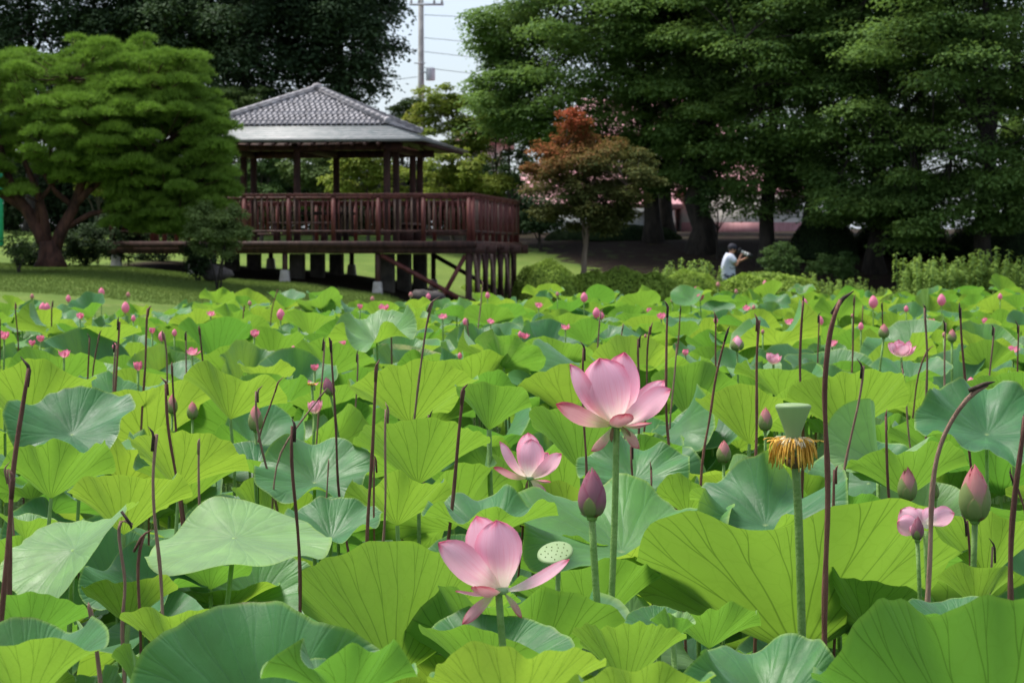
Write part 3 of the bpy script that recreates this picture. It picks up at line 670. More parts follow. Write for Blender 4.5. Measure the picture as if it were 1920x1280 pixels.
# the big trees to the right of the pavilion
def big(px, d, ccpx, ccz, cr, seed, label, leaf='zelkova', npad=105, tr=.3, per=330, cut=None, nl=10, extra=()):
    extra = [(np.array(P(a_, b_, d+dd)), (.8, .8, .28)) for a_, b_, dd in extra]
    X = P(px, 475, d).x; CXx = P(ccpx, 475, d).x
    return tree('broadleaf_tree', label, 'tree', (X, d, float(gz(X, d))), 6, tr, (CXx, d, ccz), cr, npad, (1.15, 1.15, .34), int(per*1.75), .125, .075, leaf, 'bark_dark', seed, nl=nl, group='big leafy trees right of the pavilion', cut=cut, extra=extra, droop=.6)
big(1225, 70, 1150, 8.9, (5.0, 3.6, 5.6), 1, 'tall bright leafy tree spreading above the red-leaved maple', npad=210, tr=.28, cut=lambda p: p[2] > 3.6 and p[0] > -.7+max(0, p[2]-7.2)*.25, extra=[(905+i*37 % 110, 30+i*41 % 230, (i % 5)*.5-1) for i in range(26)]+[(1175+i*17 % 130, 255+i*29 % 110, (i % 5)*.5-1) for i in range(20)])
big(1312, 68, 1330, 9.6, (4.0, 3.5, 5.0), 2, 'leafy tree with the thickest dark trunk, left of the white wall', npad=120, tr=.40, cut=lambda p: p[2] > 3.7, extra=[(1262+i*23 % 120, 250+i*31 % 105, (i % 5)*.5-1) for i in range(22)])
big(1436, 66, 1490, 9.0, (4.2, 3.6, 5.6), 3, 'leafy tree whose dark trunk stands before the white wall, behind the photographer', npad=150, tr=.26, cut=lambda p: p[2] > 3.2, extra=[(1385+i*37 % 190, 240+i*29 % 120, (i % 5)*.5-1) for i in range(30)]+[(1400, 372, 0), (1470, 385, 0), (1520, 370, 0), (1415, 395, -.5)])
big(1640, 65, 1660, 8.0, (4.3, 3.6, 6.6), 4, 'broad leafy tree with low hanging boughs, middle of the right half', 'zelkova', 140, .3, cut=lambda p: p[2] > 2.3 and (p[0] > 9.3 or p[2] > 3.6), extra=[(1530+i*41 % 210, 320+i*23 % 95, -1-(i % 4)*.6) for i in range(22)])
big(1840, 62, 1850, 7.5, (4.4, 3.4, 6.5), 5, 'broad leafy tree with pale green boughs near the right edge', 'zelkova', 135, .3, cut=lambda p: p[2] > 1.8, extra=[(1700+i*53 % 260, 330+i*31 % 105, (i % 4)*.6-1) for i in range(26)])
big(2010, 66, 1990, 8, (4.0, 3.5, 6.5), 6, 'leafy tree cut off by the right edge', 'zelkova', 70, .3, cut=lambda p: p[2] > 1.6)
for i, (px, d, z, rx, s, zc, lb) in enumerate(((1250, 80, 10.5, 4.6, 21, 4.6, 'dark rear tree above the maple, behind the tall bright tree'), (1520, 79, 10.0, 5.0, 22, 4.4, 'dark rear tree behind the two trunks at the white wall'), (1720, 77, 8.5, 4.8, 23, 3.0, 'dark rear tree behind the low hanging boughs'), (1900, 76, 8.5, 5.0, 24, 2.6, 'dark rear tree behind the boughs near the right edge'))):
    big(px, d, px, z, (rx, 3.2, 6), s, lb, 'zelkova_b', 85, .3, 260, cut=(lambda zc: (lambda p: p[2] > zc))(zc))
# dark evergreen trees behind the pavilion
def ever(px, d, ccpx, ccz, cr, seed, label, npad, leaf='evergreen', cut=None):
    X = P(px, 475, d).x
    return tree('evergreen_tree', label, 'tree', (X, d, float(gz(X, d))), 6, .3, (P(ccpx, 475, d).x, d, ccz), cr, npad, (.85, .85, .6), 420, .16, .10, leaf, 'bark_dark', seed, nl=9, group='dark evergreen trees behind the pavilion', cut=cut, fork=.6)
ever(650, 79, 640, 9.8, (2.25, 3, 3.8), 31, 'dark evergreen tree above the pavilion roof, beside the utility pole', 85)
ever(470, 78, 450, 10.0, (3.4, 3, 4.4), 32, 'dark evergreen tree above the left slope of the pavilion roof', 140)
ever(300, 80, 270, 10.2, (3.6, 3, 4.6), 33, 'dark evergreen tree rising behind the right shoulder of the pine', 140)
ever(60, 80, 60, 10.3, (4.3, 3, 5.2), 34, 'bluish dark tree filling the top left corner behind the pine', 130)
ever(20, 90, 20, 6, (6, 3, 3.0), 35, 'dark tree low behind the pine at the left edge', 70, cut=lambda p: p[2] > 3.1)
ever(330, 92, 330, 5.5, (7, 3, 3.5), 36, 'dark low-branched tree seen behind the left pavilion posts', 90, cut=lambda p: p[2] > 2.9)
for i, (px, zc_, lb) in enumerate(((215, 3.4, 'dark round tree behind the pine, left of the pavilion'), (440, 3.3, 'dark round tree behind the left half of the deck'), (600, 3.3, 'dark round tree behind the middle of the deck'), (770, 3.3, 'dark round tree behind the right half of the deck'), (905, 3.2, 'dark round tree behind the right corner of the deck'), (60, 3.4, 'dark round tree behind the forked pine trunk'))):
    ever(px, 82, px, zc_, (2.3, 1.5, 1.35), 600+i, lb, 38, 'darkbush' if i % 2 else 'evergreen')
# smaller trees behind the pavilion
def small(px, py, d, rx, rz, leaf, seed, label, npad=34, hot=None, name='small_tree', pr=.38, per=230, bark='bark', cat='tree', Ls=.12, tr=.08):
    c = P(px, py, d); s = d/FPX; X = c.x; z = float(gz(X, d))
    return tree(name, label, cat, (X, d, z), max(.4, (c.z-z)*.5), tr, tuple(c), (rx*s, rx*s*.9, rz*s), npad, (pr, pr, pr*.5), per, Ls, Ls*.6, leaf, bark, seed, nl=7, hotfn=hot, fork=.4)
small(848, 222, 72, 82, 78, 'yellowgreen', 41, 'yellow-green tree with orange tinged top, just right of the pavilion roof', 46, lambda c: (c[:, 0]+2.6)*-.5-.1+(c[:, 2]<5)*.25)
small(872, 335, 70, 92, 55, 'yellowgreen', 42, 'low yellow-green tree beside the right end of the roof eave', 46, lambda c: c[:, 0]*0)
small(690, 330, 71, 85, 62, 'yellowgreen', 43, 'yellow-green tree seen between the right pavilion posts', 46, lambda c: c[:, 0]*0)
small(590, 335, 73, 70, 58, 'midgreen', 44, 'grey-green tree seen between the middle pavilion posts', 36)
small(490, 330, 74, 75, 70, 'zelkova_b', 45, 'dark green tree seen between the left pavilion posts', 36)
small(448, 190, 75, 55, 30, 'midgreen', 46, 'dull green treetop showing left of the pavilion roof ridge', 22)
small(755, 215, 76, 40, 30, 'midgreen', 47, 'small dull green treetop at the right slope of the pavilion roof', 14)
small(955, 262, 76, 90, 85, 'zelkova_b', 48, 'dark green tree between the yellow-green tree and the maple', 40)
small(930, 215, 74, 60, 45, 'zelkova', 58, 'green tree just above the yellow-green tree', 26)
small(185, 330, 62, 60, 40, 'yellowgreen', 49, 'bright yellow-green shrubby tree glimpsed through the pine boughs', 26, lambda c: c[:, 0]*0)
small(1012, 412, 69, 40, 26, 'darkbush', 50, 'small dark cloud-shaped tree in front of the pale house', 12, pr=.35, bark='bark_dark')
small(1345, 375, 67, 55, 40, 'zelkova_b', 52, 'slender young tree leaning in front of the white wall', 16, pr=.3, bark='bark_dark', per=120, tr=.05)
# red-leaved maple
def mhot(c):
    px = 960+c[:, 0]/c[:, 1]*FPX; py = 475-(c[:, 2]-EYE)/c[:, 1]*FPX
    return (300-py)/130+(1110-px)/330+.12
mb_ = P(1087, 545, 57); mz = float(gz(mb_.x, 57)); cm = P(1115, 345, 57)
tree('maple_tree', 'small maple with pale trunk and reddish crown right of the pavilion', 'tree', (mb_.x, 57, mz), 1.3, .125, tuple(cm), (1.75, 1.5, 1.22), 88, (.40, .40, .19), 400, .085, .055, 'maple_red', 'bark_pale', 51, nl=6, hotfn=mhot, fork=.6,
     extra=[(np.array(P(px, py, 57+dd)), (.36, .36, .22)) for px, py, dd in ((1072, 215, 0), (1065, 240, .2), (1090, 232, -.1), (1085, 255, 0), (1055, 268, .2), (1105, 262, 0), (1075, 285, -.2), (1120, 285, .1), (1050, 300, 0))])
# ---- the pine
def pine():
    d0 = 47.0; rg = np.random.default_rng(77)
    b = P(95, 491, d0); bz = float(gz(b.x, d0)); t = thing('pine_tree', 'large cloud-shaped pine with forked reddish trunk left of the pavilion', 'pine tree', (b.x, d0, bz)); B = np.array([b.x, d0, bz])
    ell = [((120, 205), (185, 132), 2.2), ((285, 222), (128, 156), 2.0), ((350, 345), (78, 78), 1.5), ((20, 240), (170, 140), 2.2), ((255, 345), (80, 52), 1.2), ((150, 330), (40, 36), .8), ((345, 415), (70, 30), 1.0), ((230, 405), (55, 22), 1.0), ((-90, 260), (140, 150), 1.8), ((385, 262), (45, 60), 1.4), ((325, 185), (70, 70), 1.8), ((195, 200), (70, 120), 2.2), ((215, 280), (80, 60), 1.8), ((390, 350), (45, 62), 1.2), ((300, 395), (95, 42), 1.2)]
    pads = []; tries = 0; s = d0/FPX
    while tries < 14000 and len(pads) < 760:
        tries += 1; (cx, cy), (rx, ry), dd = ell[rg.integers(len(ell))]
        a = rg.random()*2*np.pi; rr = rg.random()**.5; px = cx+rx*rr*math.cos(a); py = cy+ry*rr*math.sin(a); q = math.sqrt(max(0, 1-rr*rr)); y = d0+rg.uniform(-1, 1)*dd*q
        if 60 < px < 215 and py > 345: continue
        p = np.array(P(px, py, y))
        if all(np.linalg.norm((p-a_)/np.array([1, 1.3, .8])) > .235 for a_, _ in pads): pads.append((p, rg.uniform(.20, .36)))
    N = 7; per = 190
    Vs = []; tone = []
    for c, r in pads:
        n = int(per*(r/.33)**2); dd = unit(rg.normal(size=(n, 3))); dd[:, 2] = np.abs(dd[:, 2])*.9-.12
        p = c+dd*np.array([r, r, r*.62])*rg.uniform(.65, 1.05, (n, 1)); ax = unit(dd*.7+np.array([0, 0, .75])+rg.normal(size=(n, 3))*.25)
        tn = rg.uniform(.1, .9)
        for k in range(N):
            dr = unit(ax+rg.normal(size=(n, 3))*.42); sd = unit(np.cross(dr, rg.normal(size=(n, 3)))); ln = rg.uniform(.08, .14, (n, 1)); w = .0075
            Vs.append(np.stack([p-sd*w, p+sd*w, p+dr*ln], 1).reshape(-1, 3)); tone.append(np.repeat(np.clip(tn+rg.normal(size=n)*.15, 0, 1), 3))
    V = np.concatenate(Vs)-B; F = np.arange(len(V)).reshape(-1, 3)
    link('crown', np_mesh('crown', V, F, False, None, {'tone': np.concatenate(tone)}), t, M['pine'])
    def Q(px, py, y=0): return tuple(np.array(P(px, py, d0+y))-B)
    MB().tube([Q(95, 500), Q(95, 482), Q(93, 468), Q(92, 452)], [.36, .26, .235, .22], 12).build('trunk', M['bark_pine'], t, True)
    LPn = []
    def limb(pts, r0, r1): 
        wp_ = wob([Vector(Q(*p)) for p in pts], .02, rg)
        for a_, b_ in zip(wp_[1:], wp_[2:]): LPn.extend([a_, a_.lerp(b_, .33), a_.lerp(b_, .66), b_])
        MB().tube(wp_, np.linspace(r0, r1, len(pts)), 9).build('limb', M['bark_pine'], t, True)
    limb([(88, 470), (70, 430), (50, 390), (20, 355), (5, 300), (-10, 240)], .155, .07); limb([(102, 465), (122, 425), (135, 390), (150, 350), (170, 290), (190, 220)], .15, .055)
    limb([(90, 460), (82, 400), (65, 350), (45, 300), (60, 220)], .11, .04); limb([(60, 400), (20, 372), (-20, 350), (-60, 330)], .10, .05)
    limb([(137, 388), (160, 365), (200, 330), (240, 305), (300, 280)], .09, .04); limb([(135, 385), (105, 360), (85, 330), (95, 290)], .07, .03); limb([(118, 430), (170, 400), (235, 390), (300, 370)], .07, .03)
    limb([(70, 425), (74, 380), (100, 345), (120, 310)], .07, .03); limb([(170, 290), (220, 240), (270, 190)], .07, .03); limb([(160, 300), (140, 220), (130, 150)], .07, .03); limb([(200, 330), (260, 340), (340, 350)], .05, .02)
    tw = MB(); jl = [(150, 350), (170, 290), (45, 300), (20, 355), (240, 305), (300, 280), (270, 190), (130, 150), (60, 220), (300, 370), (340, 350), (-10, 240)]
    for c, r in pads:
        c_ = Vector(c-B); s_ = min(LPn, key=lambda v: (v-c_).length)
        tw.tube(wob(bez(s_, s_.lerp(c_, .5)-Vector((0, 0, .05)), c_, 5), .03, rg), np.linspace(.02, .007, 5), 5)
    tw.build('twigs', M['bark_pine'], t, True)['kind'] = 'stuff'
pine()
# ---- shrubs, hedges
def shrub(px, py, d, rx, rz, leaf, seed, label, npad=16, name='shrub', pr=.2, per=150, Ls=.07, cat='shrub', stems=4, group=None):
    rg = np.random.default_rng(seed); c = P(px, py, d); s = d/FPX; z = float(gz(c.x, d)); B = np.array([c.x, d, z]); cr = np.array([rx*s, rx*s*.8, rz*s])
    t = thing(name, label, cat, B, 0, group); pads = []; tries = 0
    while len(pads) < npad and tries < npad*40:
        tries += 1; q = unit(rg.normal(size=3))*rg.random()**.35; p = np.array(c)+q*cr
        if all(np.linalg.norm(p-a) > pr*.8 for a, _ in pads): pads.append((p, tuple(np.array((pr, pr, pr*.75))*rg.uniform(.8, 1.25))))
    link('crown', crown_mesh('crown', [(a-B, r) for a, r in pads], per, Ls, Ls*.6, rg, droop=.1), t, M[leaf])
    for i in range(stems):
        q = Vector(pads[i % len(pads)][0]-B); MB().tube(wob(bez((rg.uniform(-.06, .06), rg.uniform(-.05, .05), -.1), (q.x*.3, q.y*.3, q.z*.6), q, 5), .01, rg), np.linspace(.022, .008, 5), 6).build('stem', M['bark_dark'], t, True)
    return t
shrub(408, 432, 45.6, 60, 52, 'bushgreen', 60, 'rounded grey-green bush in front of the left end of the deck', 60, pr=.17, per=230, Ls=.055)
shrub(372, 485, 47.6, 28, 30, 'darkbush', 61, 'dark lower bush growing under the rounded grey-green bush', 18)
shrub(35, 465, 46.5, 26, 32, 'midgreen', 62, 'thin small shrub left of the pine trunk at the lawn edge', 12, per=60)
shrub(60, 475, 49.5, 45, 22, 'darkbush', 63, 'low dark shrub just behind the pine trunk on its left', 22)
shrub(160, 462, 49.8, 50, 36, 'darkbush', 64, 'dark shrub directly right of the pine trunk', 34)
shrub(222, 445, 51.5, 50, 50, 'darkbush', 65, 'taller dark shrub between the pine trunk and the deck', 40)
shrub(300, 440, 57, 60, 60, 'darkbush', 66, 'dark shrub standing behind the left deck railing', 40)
def mound(px, py, d, rx, rz, leaf, seed, label, n=9000, name='clipped_hedge', Ls=.06, ry=1.0, core='hedge_core'):
    rg = np.random.default_rng(seed); c = P(px, py, d); s = d/FPX; z = float(gz(c.x, d)); B = np.array([c.x, d, z]); h = c.z+rz*s-z
    t = thing(name, label, 'hedge', B); cr = np.array([rx*s, ry, h])
    dd = unit(rg.normal(size=(n, 3))); dd[:, 2] = np.abs(dd[:, 2]); sgn = np.sign(dd[:, :2]); e = .75
    q = dd*cr*(1+.05*np.sin(dd[:, :1]*9+seed)*np.cos(dd[:, 1:2]*7)); q *= rg.uniform(.93, 1.03, (n, 1))
    V, F = leaf_cloud(q, unit(dd+rg.normal(size=(n, 3))*.5), Ls, Ls*.6, rg)
    tn = np.clip(.5+.35*np.sin(q[:, 0]*3)*np.cos(q[:, 1]*4)+rg.normal(size=n)*.15, 0, 1)
    link('foliage', np_mesh('foliage', V, F, False, None, {'tone': np.repeat(tn, 4)}), t, M[leaf])
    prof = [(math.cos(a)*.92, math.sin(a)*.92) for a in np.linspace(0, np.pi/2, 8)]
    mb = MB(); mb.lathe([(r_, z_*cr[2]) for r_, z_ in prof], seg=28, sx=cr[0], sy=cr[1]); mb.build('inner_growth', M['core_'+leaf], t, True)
    return t
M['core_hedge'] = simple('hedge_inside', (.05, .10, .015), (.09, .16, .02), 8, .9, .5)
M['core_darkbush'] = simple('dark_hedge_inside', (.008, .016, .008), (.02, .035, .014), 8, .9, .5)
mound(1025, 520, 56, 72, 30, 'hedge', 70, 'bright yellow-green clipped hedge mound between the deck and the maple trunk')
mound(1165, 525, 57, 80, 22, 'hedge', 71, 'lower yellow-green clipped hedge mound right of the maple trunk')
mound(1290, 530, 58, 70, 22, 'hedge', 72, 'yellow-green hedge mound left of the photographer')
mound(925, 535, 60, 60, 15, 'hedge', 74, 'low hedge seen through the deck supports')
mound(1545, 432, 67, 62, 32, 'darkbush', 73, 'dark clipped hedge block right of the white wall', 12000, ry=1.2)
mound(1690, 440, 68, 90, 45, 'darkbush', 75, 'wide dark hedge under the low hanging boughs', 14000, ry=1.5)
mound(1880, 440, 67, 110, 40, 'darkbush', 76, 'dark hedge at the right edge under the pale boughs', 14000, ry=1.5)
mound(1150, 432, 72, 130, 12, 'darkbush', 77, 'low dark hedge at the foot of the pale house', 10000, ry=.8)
for i_, (px, w_, h_) in enumerate(((1110, 60, 20), (1225, 70, 16), (1400, 75, 14), (1480, 70, 13))):
    mound(px, 536, 56.6, w_, h_+6, 'hedge', 170+i_, ('low yellow-green hedge hump at the foot of the maple', 'low hedge hump below the tall weeds left of the photographer', 'low green hump just in front of the photographer, on the right', 'low green hump in front of the rushes', 'low green hump right of the rushes', 'low green hump before the start of the tall weeds', 'low green hump in front of the tall weeds', 'low green hump at the right edge under the tall weeds')[i_], 5000, ry=.7, Ls=.085)
shrub(1465, 488, 61, 36, 36, 'zelkova_b', 81, 'dark green bush behind the rushes right of the photographer', 24)
shrub(1565, 500, 62.5, 50, 26, 'zelkova_b', 82, 'dark green bush on the soil bank left of the tall weeds', 26)
shrub(1432, 524, 60, 38, 12, 'weed', 83, 'light green low bush just right of the photographer', 16)
# rushes: one clump mesh
rg = np.random.default_rng(5)
def blades(name, n, xs_fn, h, label, mat, cat=None, kind=None, w=.012, curl=.25):
    V = []; F = []; tn = []
    P0 = xs_fn(n); n = len(P0); hh = h*rg.uniform(.6, 1.15, n); a = rg.uniform(0, 2*np.pi, n); bend = rg.uniform(.05, curl, n)*hh
    dx = np.stack([np.cos(a), np.sin(a), a*0], 1); sd = np.stack([-np.sin(a+.6), np.cos(a+.6), a*0], 1)*w/2
    up = np.array([0, 0, 1.])
    b = P0; m_ = P0+up*(hh*.55)[:, None]+dx*(bend*.3)[:, None]; e = P0+up*hh[:, None]*.97+dx*bend[:, None]
    V = np.stack([b-sd, b+sd, m_+sd*.8, m_-sd*.8, e], 1).reshape(-1, 3); k = np.arange(n)*5
    Q_ = np.stack([k, k+1, k+2, k+3], 1); T_ = np.stack([k+3, k+2, k+4], 1)
    return np_mesh(name, V, [Q_, T_], False, None, {'tone': np.repeat(rg.random(n), 5)})
def area_pts(x0, x1, y0, y1, off=-.03):
    def f(n):
        x = rg.uniform(x0, x1, n); y = rg.uniform(y0, y1, n); return np.stack([x, y, gz(x, y)+off], 1)
    return f
c = P(1445, 500, 59.5)
o = link('rush_clump', blades('rush_clump', 700, area_pts(c.x-.9, c.x+.75, 59, 60.2), .85, '', 'rushes', w=.02), None, M['rushes'])
tag(o, 'clump of tall thin green rushes right of the photographer', 'rushes')
M['grass'] = foliage_mat('grass_blades', (.08, .13, .028), (.16, .22, .05), .25)
tag(link('lawn_grass', blades('lawn_grass', 110000, area_pts(-13.5, -.6, 40.5, 50.5, -.012), .055, '', 'grass', w=.011, curl=.6), None, M['grass']), 'short mown grass on the sloping lawn before the pavilion', 'grass', kind='stuff')
tag(link('bank_growth', blades('bank_growth', 40000, area_pts(-.5, 19, 55.5, 61.2, -.02), .42, '', 'weed', w=.03, curl=.7), None, M['weed']), 'tangled light green growth along the far pond bank', 'ground cover', kind='stuff')
# tall weeds along the right bank
def weed_proto(seed, label):
    rg2 = np.random.default_rng(seed); t = thing('tall_weed', label, 'weed', (0, 0, 0), 0, 'tall leafy weeds on the right-hand bank')
    cs, ns = [], []; st = MB()
    for k in range(9):
        bx, by = rg2.uniform(-.22, .22, 2); h = rg2.uniform(.6, 1.0); tx, ty = bx*1.3, by*1.3
        st.tube([(bx, by, -.05), ((bx+tx)/2, (by+ty)/2, h*.5), (tx, ty, h*.97)], [.008, .006, .003], 5)
        n = 70; zz = rg2.uniform(.15, 1, n)*h; a = rg2.uniform(0, 2*np.pi, n); rr = .045+.05*(1-zz/h)
        f = zz/h; cs.append(np.stack([bx+(tx-bx)*f+np.cos(a)*rr, by+(ty-by)*f+np.sin(a)*rr, zz], 1)); ns.append(unit(np.stack([np.cos(a)*.5, np.sin(a)*.5, np.full(n, .8)], 1)))
    c_ = np.concatenate(cs); V, F = leaf_cloud(c_, np.concatenate(ns), .09, .03, rg2)
    link('foliage', np_mesh('foliage', V, F, False, None, {'tone': np.repeat(np.clip(c_[:, 2]*.8, 0, 1), 4)}), t, M['weed']); st.build('stems', M['stem'], t)
    return t
wp = [weed_proto(90+i, '') for i in range(3)]; wk = 0
adj = ('bushy', 'slim', 'ragged')
def place_weed(px, d, s, label):
    global wk
    src = wp[wk % 3]; o = src if wk < 3 else copy_tree(src); wk += 1
    x = P(px, 475, d).x; o.location = (x, d, float(gz(x, d))); o.rotation_euler = (0, 0, rng.uniform(0, 6)); o.scale = (s, s, s); o['label'] = label; return o
O20 = ('first', 'second', 'third', 'fourth', 'fifth', 'sixth', 'seventh', 'eighth', 'ninth', 'tenth', 'eleventh', 'twelfth', 'thirteenth', 'fourteenth', 'fifteenth')
n_ = 0
for px in list(range(1700, 1935, 17)):
    place_weed(px+rng.uniform(-4, 4), 58+rng.uniform(-.8, .8), rng.uniform(1.3, 1.7)*(1.0 if px > 1790 or px < 1740 else .9), f'tall pale green weed on the right bank, {O20[13-n_]} in from the right edge'); n_ += 1
for i_, px in enumerate(range(1500, 1700, 14)):
    place_weed(px+rng.uniform(-6, 6), 57.6+rng.uniform(-.9, .9), rng.uniform(.6, 1.05), f'knee-high yellow-green weed on the bank, {O20[i_]} to the right of the rushes')
for i_, px in enumerate((1250, 1264, 1278, 1290, 1302, 1316, 1330)): place_weed(px, 60+rng.uniform(-.3, .3), rng.uniform(.95, 1.35), f'tall leafy weed, {O20[6-i_]} to the left of the photographer')
for i_, px in enumerate(range(1330, 1500, 15)): place_weed(px+rng.uniform(-6, 6), 57.6+rng.uniform(-.4, .4), rng.uniform(.35, .5), f'low yellow-green weed before the photographer, {O20[i_]} from the left in its row')
# rocks
def rock(px, py, d, r, label, seed):
    rg2 = np.random.default_rng(seed); c = P(px, py, d); z = float(gz(c.x, d)); mb = MB(); prof = [(0, -.4), (.6, -.35), (1, .0), (.93, .3), (.7, .55), (.35, .68), (0, .7)]
    mb.lathe(prof, seg=14); V = np.concatenate(mb.v); V *= (1+.14*np.sin(V[:, :1]*4+seed)+.1*np.cos(V[:, 1:2]*5+V[:, 2:]*4)); V *= np.array([r[0], r[0]*.8, r[1]*1.4]); mb.v = [V]
    o = mb.build('rock', M['rock'], None, True); o.location = (c.x, d, max(z, c.z-r[1]*.6)); tag(o, label, 'rock')
rock(405, 504, 47.8, (.33, .22), 'dark rock on the lawn below the rounded grey-green bush', 3)
rock(800, 549, 48.8, (.34, .2), 'dark rock at the foot of the red diagonal brace', 4)
# leaning chainlink fence posts in front of the far houses
# ------------------------------------------------------------------ photographer
def skin_obj(name, verts, edges, radii, mat, parent=None, root=0, sub=2):
    me = bpy.data.meshes.new(name); me.from_pydata([tuple(v) for v in verts], edges, []); o = link(name, me, parent, mat)
    mod = o.modifiers.new('skin', 'SKIN'); mod.use_smooth_shade = True
    for i, r in enumerate(radii):
        sv = me.skin_vertices[0].data[i]; sv.radius = (r, r) if np.isscalar(r) else r; sv.use_root = (i == root)
    s = o.modifiers.new('sub', 'SUBSURF'); s.levels = sub; s.render_levels = sub
    return o
M['skin'] = simple('skin', (.42, .20, .13), (.50, .26, .17), 12, .6, .1)
M['shirt'] = simple('pale_blue_shirt', (.50, .54, .66), (.60, .63, .74), 7, .85, .5)
M['shorts'] = simple('navy_shorts', (.02, .03, .07), (.035, .045, .09), 7, .85, .3)
M['cap'] = simple('dark_cap', (.018, .018, .028), (.03, .03, .045), 10, .8, .2)
M['black'] = simple('black_plastic', (.012, .012, .014), (.02, .02, .022), 10, .45, .1)
M['lens_white'] = simple('lens_white', (.68, .67, .64), (.75, .74, .72), 10, .5, 0)
M['hair'] = simple('dark_hair', (.02, .015, .012), (.04, .03, .025), 40, .7, .2)
def person():
    c = P(1366, 475, 61); z0 = float(gz(c.x, 61)); zs = 1.73/1.70
    t = thing('person', 'photographer in pale blue-grey shirt and dark cap aiming a long white lens to the right', 'person', (c.x, 61, z0), R(4)); t.scale = (1, 1, (1.75-z0)/1.70)
    V = []; E = []; Rr = []
    def a(p, r, fr=None):
        V.append(p); Rr.append(r)
        if fr is not None: E.append((fr, len(V)-1))
        return len(V)-1
    pel = a((0, 0, .92), .13); sp = a((-.01, 0, 1.08), .125, pel); ch = a((.0, 0, 1.26), .14, sp); nk = a((.06, 0, 1.42), .055, ch); hd = a((.10, 0, 1.50), .085, nk); ht = a((.115, 0, 1.59), .092, hd); hh = a((.11, 0, 1.66), .055, ht)
    a((.205, 0, 1.535), .018, ht)      # nose
    for s, dx in ((-1, .02), (1, -.05)):
        hp = a((0+dx*.5, s*.09, .86), .095, pel); kn = a((dx+.03, s*.10, .48), .058, hp); an_ = a((dx, s*.10, .09), .04, kn); to = a((dx+.15, s*.11, .035), .035, an_)
    for s in (-1, 1):
        sh = a((.03, s*.19, 1.36), .062, ch)
        if s < 0: el = a((.17, -.24, 1.10), .045, sh); wr = a((.30, -.09, 1.36), .028, el); hn = a((.335, -.065, 1.41), .030, wr)
        else: el = a((.20, .22, 1.17), .045, sh); wr = a((.46, .06, 1.30), .028, el); hn = a((.51, .02, 1.33), .030, wr)
        for k in range(4):
            f1 = a((V[hn][0]+.04, V[hn][1]-s*.02+(k-1.5)*.018, V[hn][2]+.012-(k % 2)*.004), .0095, hn); a((V[hn][0]+.065-.004*k, V[hn][1]-s*.045+(k-1.5)*.012, V[hn][2]+.03), .0085, f1)
        f1 = a((V[hn][0]-.005, V[hn][1]-s*.035, V[hn][2]+.03), .011, hn); a((V[hn][0]+.02, V[hn][1]-s*.05, V[hn][2]+.05), .0095, f1)
    skin_obj('body', V, E, Rr, M['skin'], t)
    sv = [(0.0, 0, .62), (0, 0, .84), (-.02, 0, 1.06), (-.01, 0, 1.26), (.03, 0, 1.40), (.03, -.21, 1.36), (.135, -.255, 1.17), (.03, .21, 1.36), (.15, .245, 1.22)]
    sr = [(.21, .21), (.22, .22), (.215, .21), (.21, .21), (.125, .125), .12, .095, .12, .095]
    skin_obj('shirt', sv, [(0, 1), (1, 2), (2, 3), (3, 4), (3, 5), (5, 6), (3, 7), (7, 8)], sr, M['shirt'], t, 3)
    skin_obj('shorts', [(0, 0, .84), (0, -.095, .78), (.02, -.1, .48), (0, .095, .78), (-.02, .1, .48)], [(0, 1), (1, 2), (0, 3), (3, 4)], [.14, .12, .085, .12, .085], M['shorts'], t)
    mb = MB(); mb.lathe([(.115, -.01), (.118, .03), (.105, .08), (.07, .115), (.02, .13), (0, .13)], (0, 0, 0), 18, sx=1.08)
    cap = mb.build('cap', M['cap'], t, True); cap.location = (.105, 0, 1.585); cap.rotation_euler = (0, R(12), 0)
    V2 = []; 
    mb = MB(); an2 = np.linspace(-1.1, 1.1, 9); top = [(.09*math.cos(q)+(.0), .095*math.sin(q), .0) for q in an2]; tip = [(.10+.105*math.cos(q), .09*math.sin(q), -.02) for q in an2]
    VV = top+tip+[(x, y, z-.008) for x, y, z in top+tip]; Q = [(i, i+1, 10+i, 9+i) for i in range(8)]+[(18+9+i, 18+10+i, 18+1+i, 18+i) for i in range(8)]+[(9+i, 10+i, 28+i, 27+i) for i in range(8)]
    mb.add(VV, Q).build('visor', M['cap'], cap)
    MB().tube([(.02, -.14, 1.40), (-.11, -.17, 1.28), (-.08, -.20, 1.12), (.06, -.205, 1.02), (.19, -.16, 1.06)], .011, 6).build('bag_strap', M['black'], t, True)
    for s in (-1, 1):
        MB().lathe([(0, -.03), (.018, -.015), (.02, .01), (0, .03)], (.10, s*.09, 1.545), 8).build('ear', M['skin'], t, True)
        MB().lathe([(0, -.009), (.009, 0), (0, .009)], (.195, s*.032, 1.56), 8).build('eye', M['hair'], t, True)
    MB().box((.198, 0, 1.49), (.012, .045, .010)).build('mouth', M['hair'], t)
    MB().lathe([(.098, -.04), (.102, .0), (.095, .03)], (.088, 0, 1.56), 14).build('hair', M['hair'], t, True)
    # camera held to the eye
    k = t.scale[2]; cl = Vector((c.x, 61, z0)); rot = Matrix.Rotation(R(4), 4, 'Z')
    cm_ = thing('camera', 'black camera with long white barred lens and black hood held by the photographer', 'camera', cl+rot @ Vector((.25, 0, 1.53*k)), 0)
    cm_.rotation_euler = (0, R(24), R(4))
    MB().box((.05, 0, 0), (.08, .15, .11)).build('camera_body', M['black'], cm_, bevel=.01); MB().box((.05, 0, .07), (.06, .06, .04)).build('viewfinder', M['black'], cm_, bevel=.005)
    def ring_(x0, x1, r, mat, nm): MB().lathe([(0, x0), (r, x0), (r, x1), (0, x1)], seg=16, rot=(0, R(90), 0)).build(nm, M[mat], cm_)
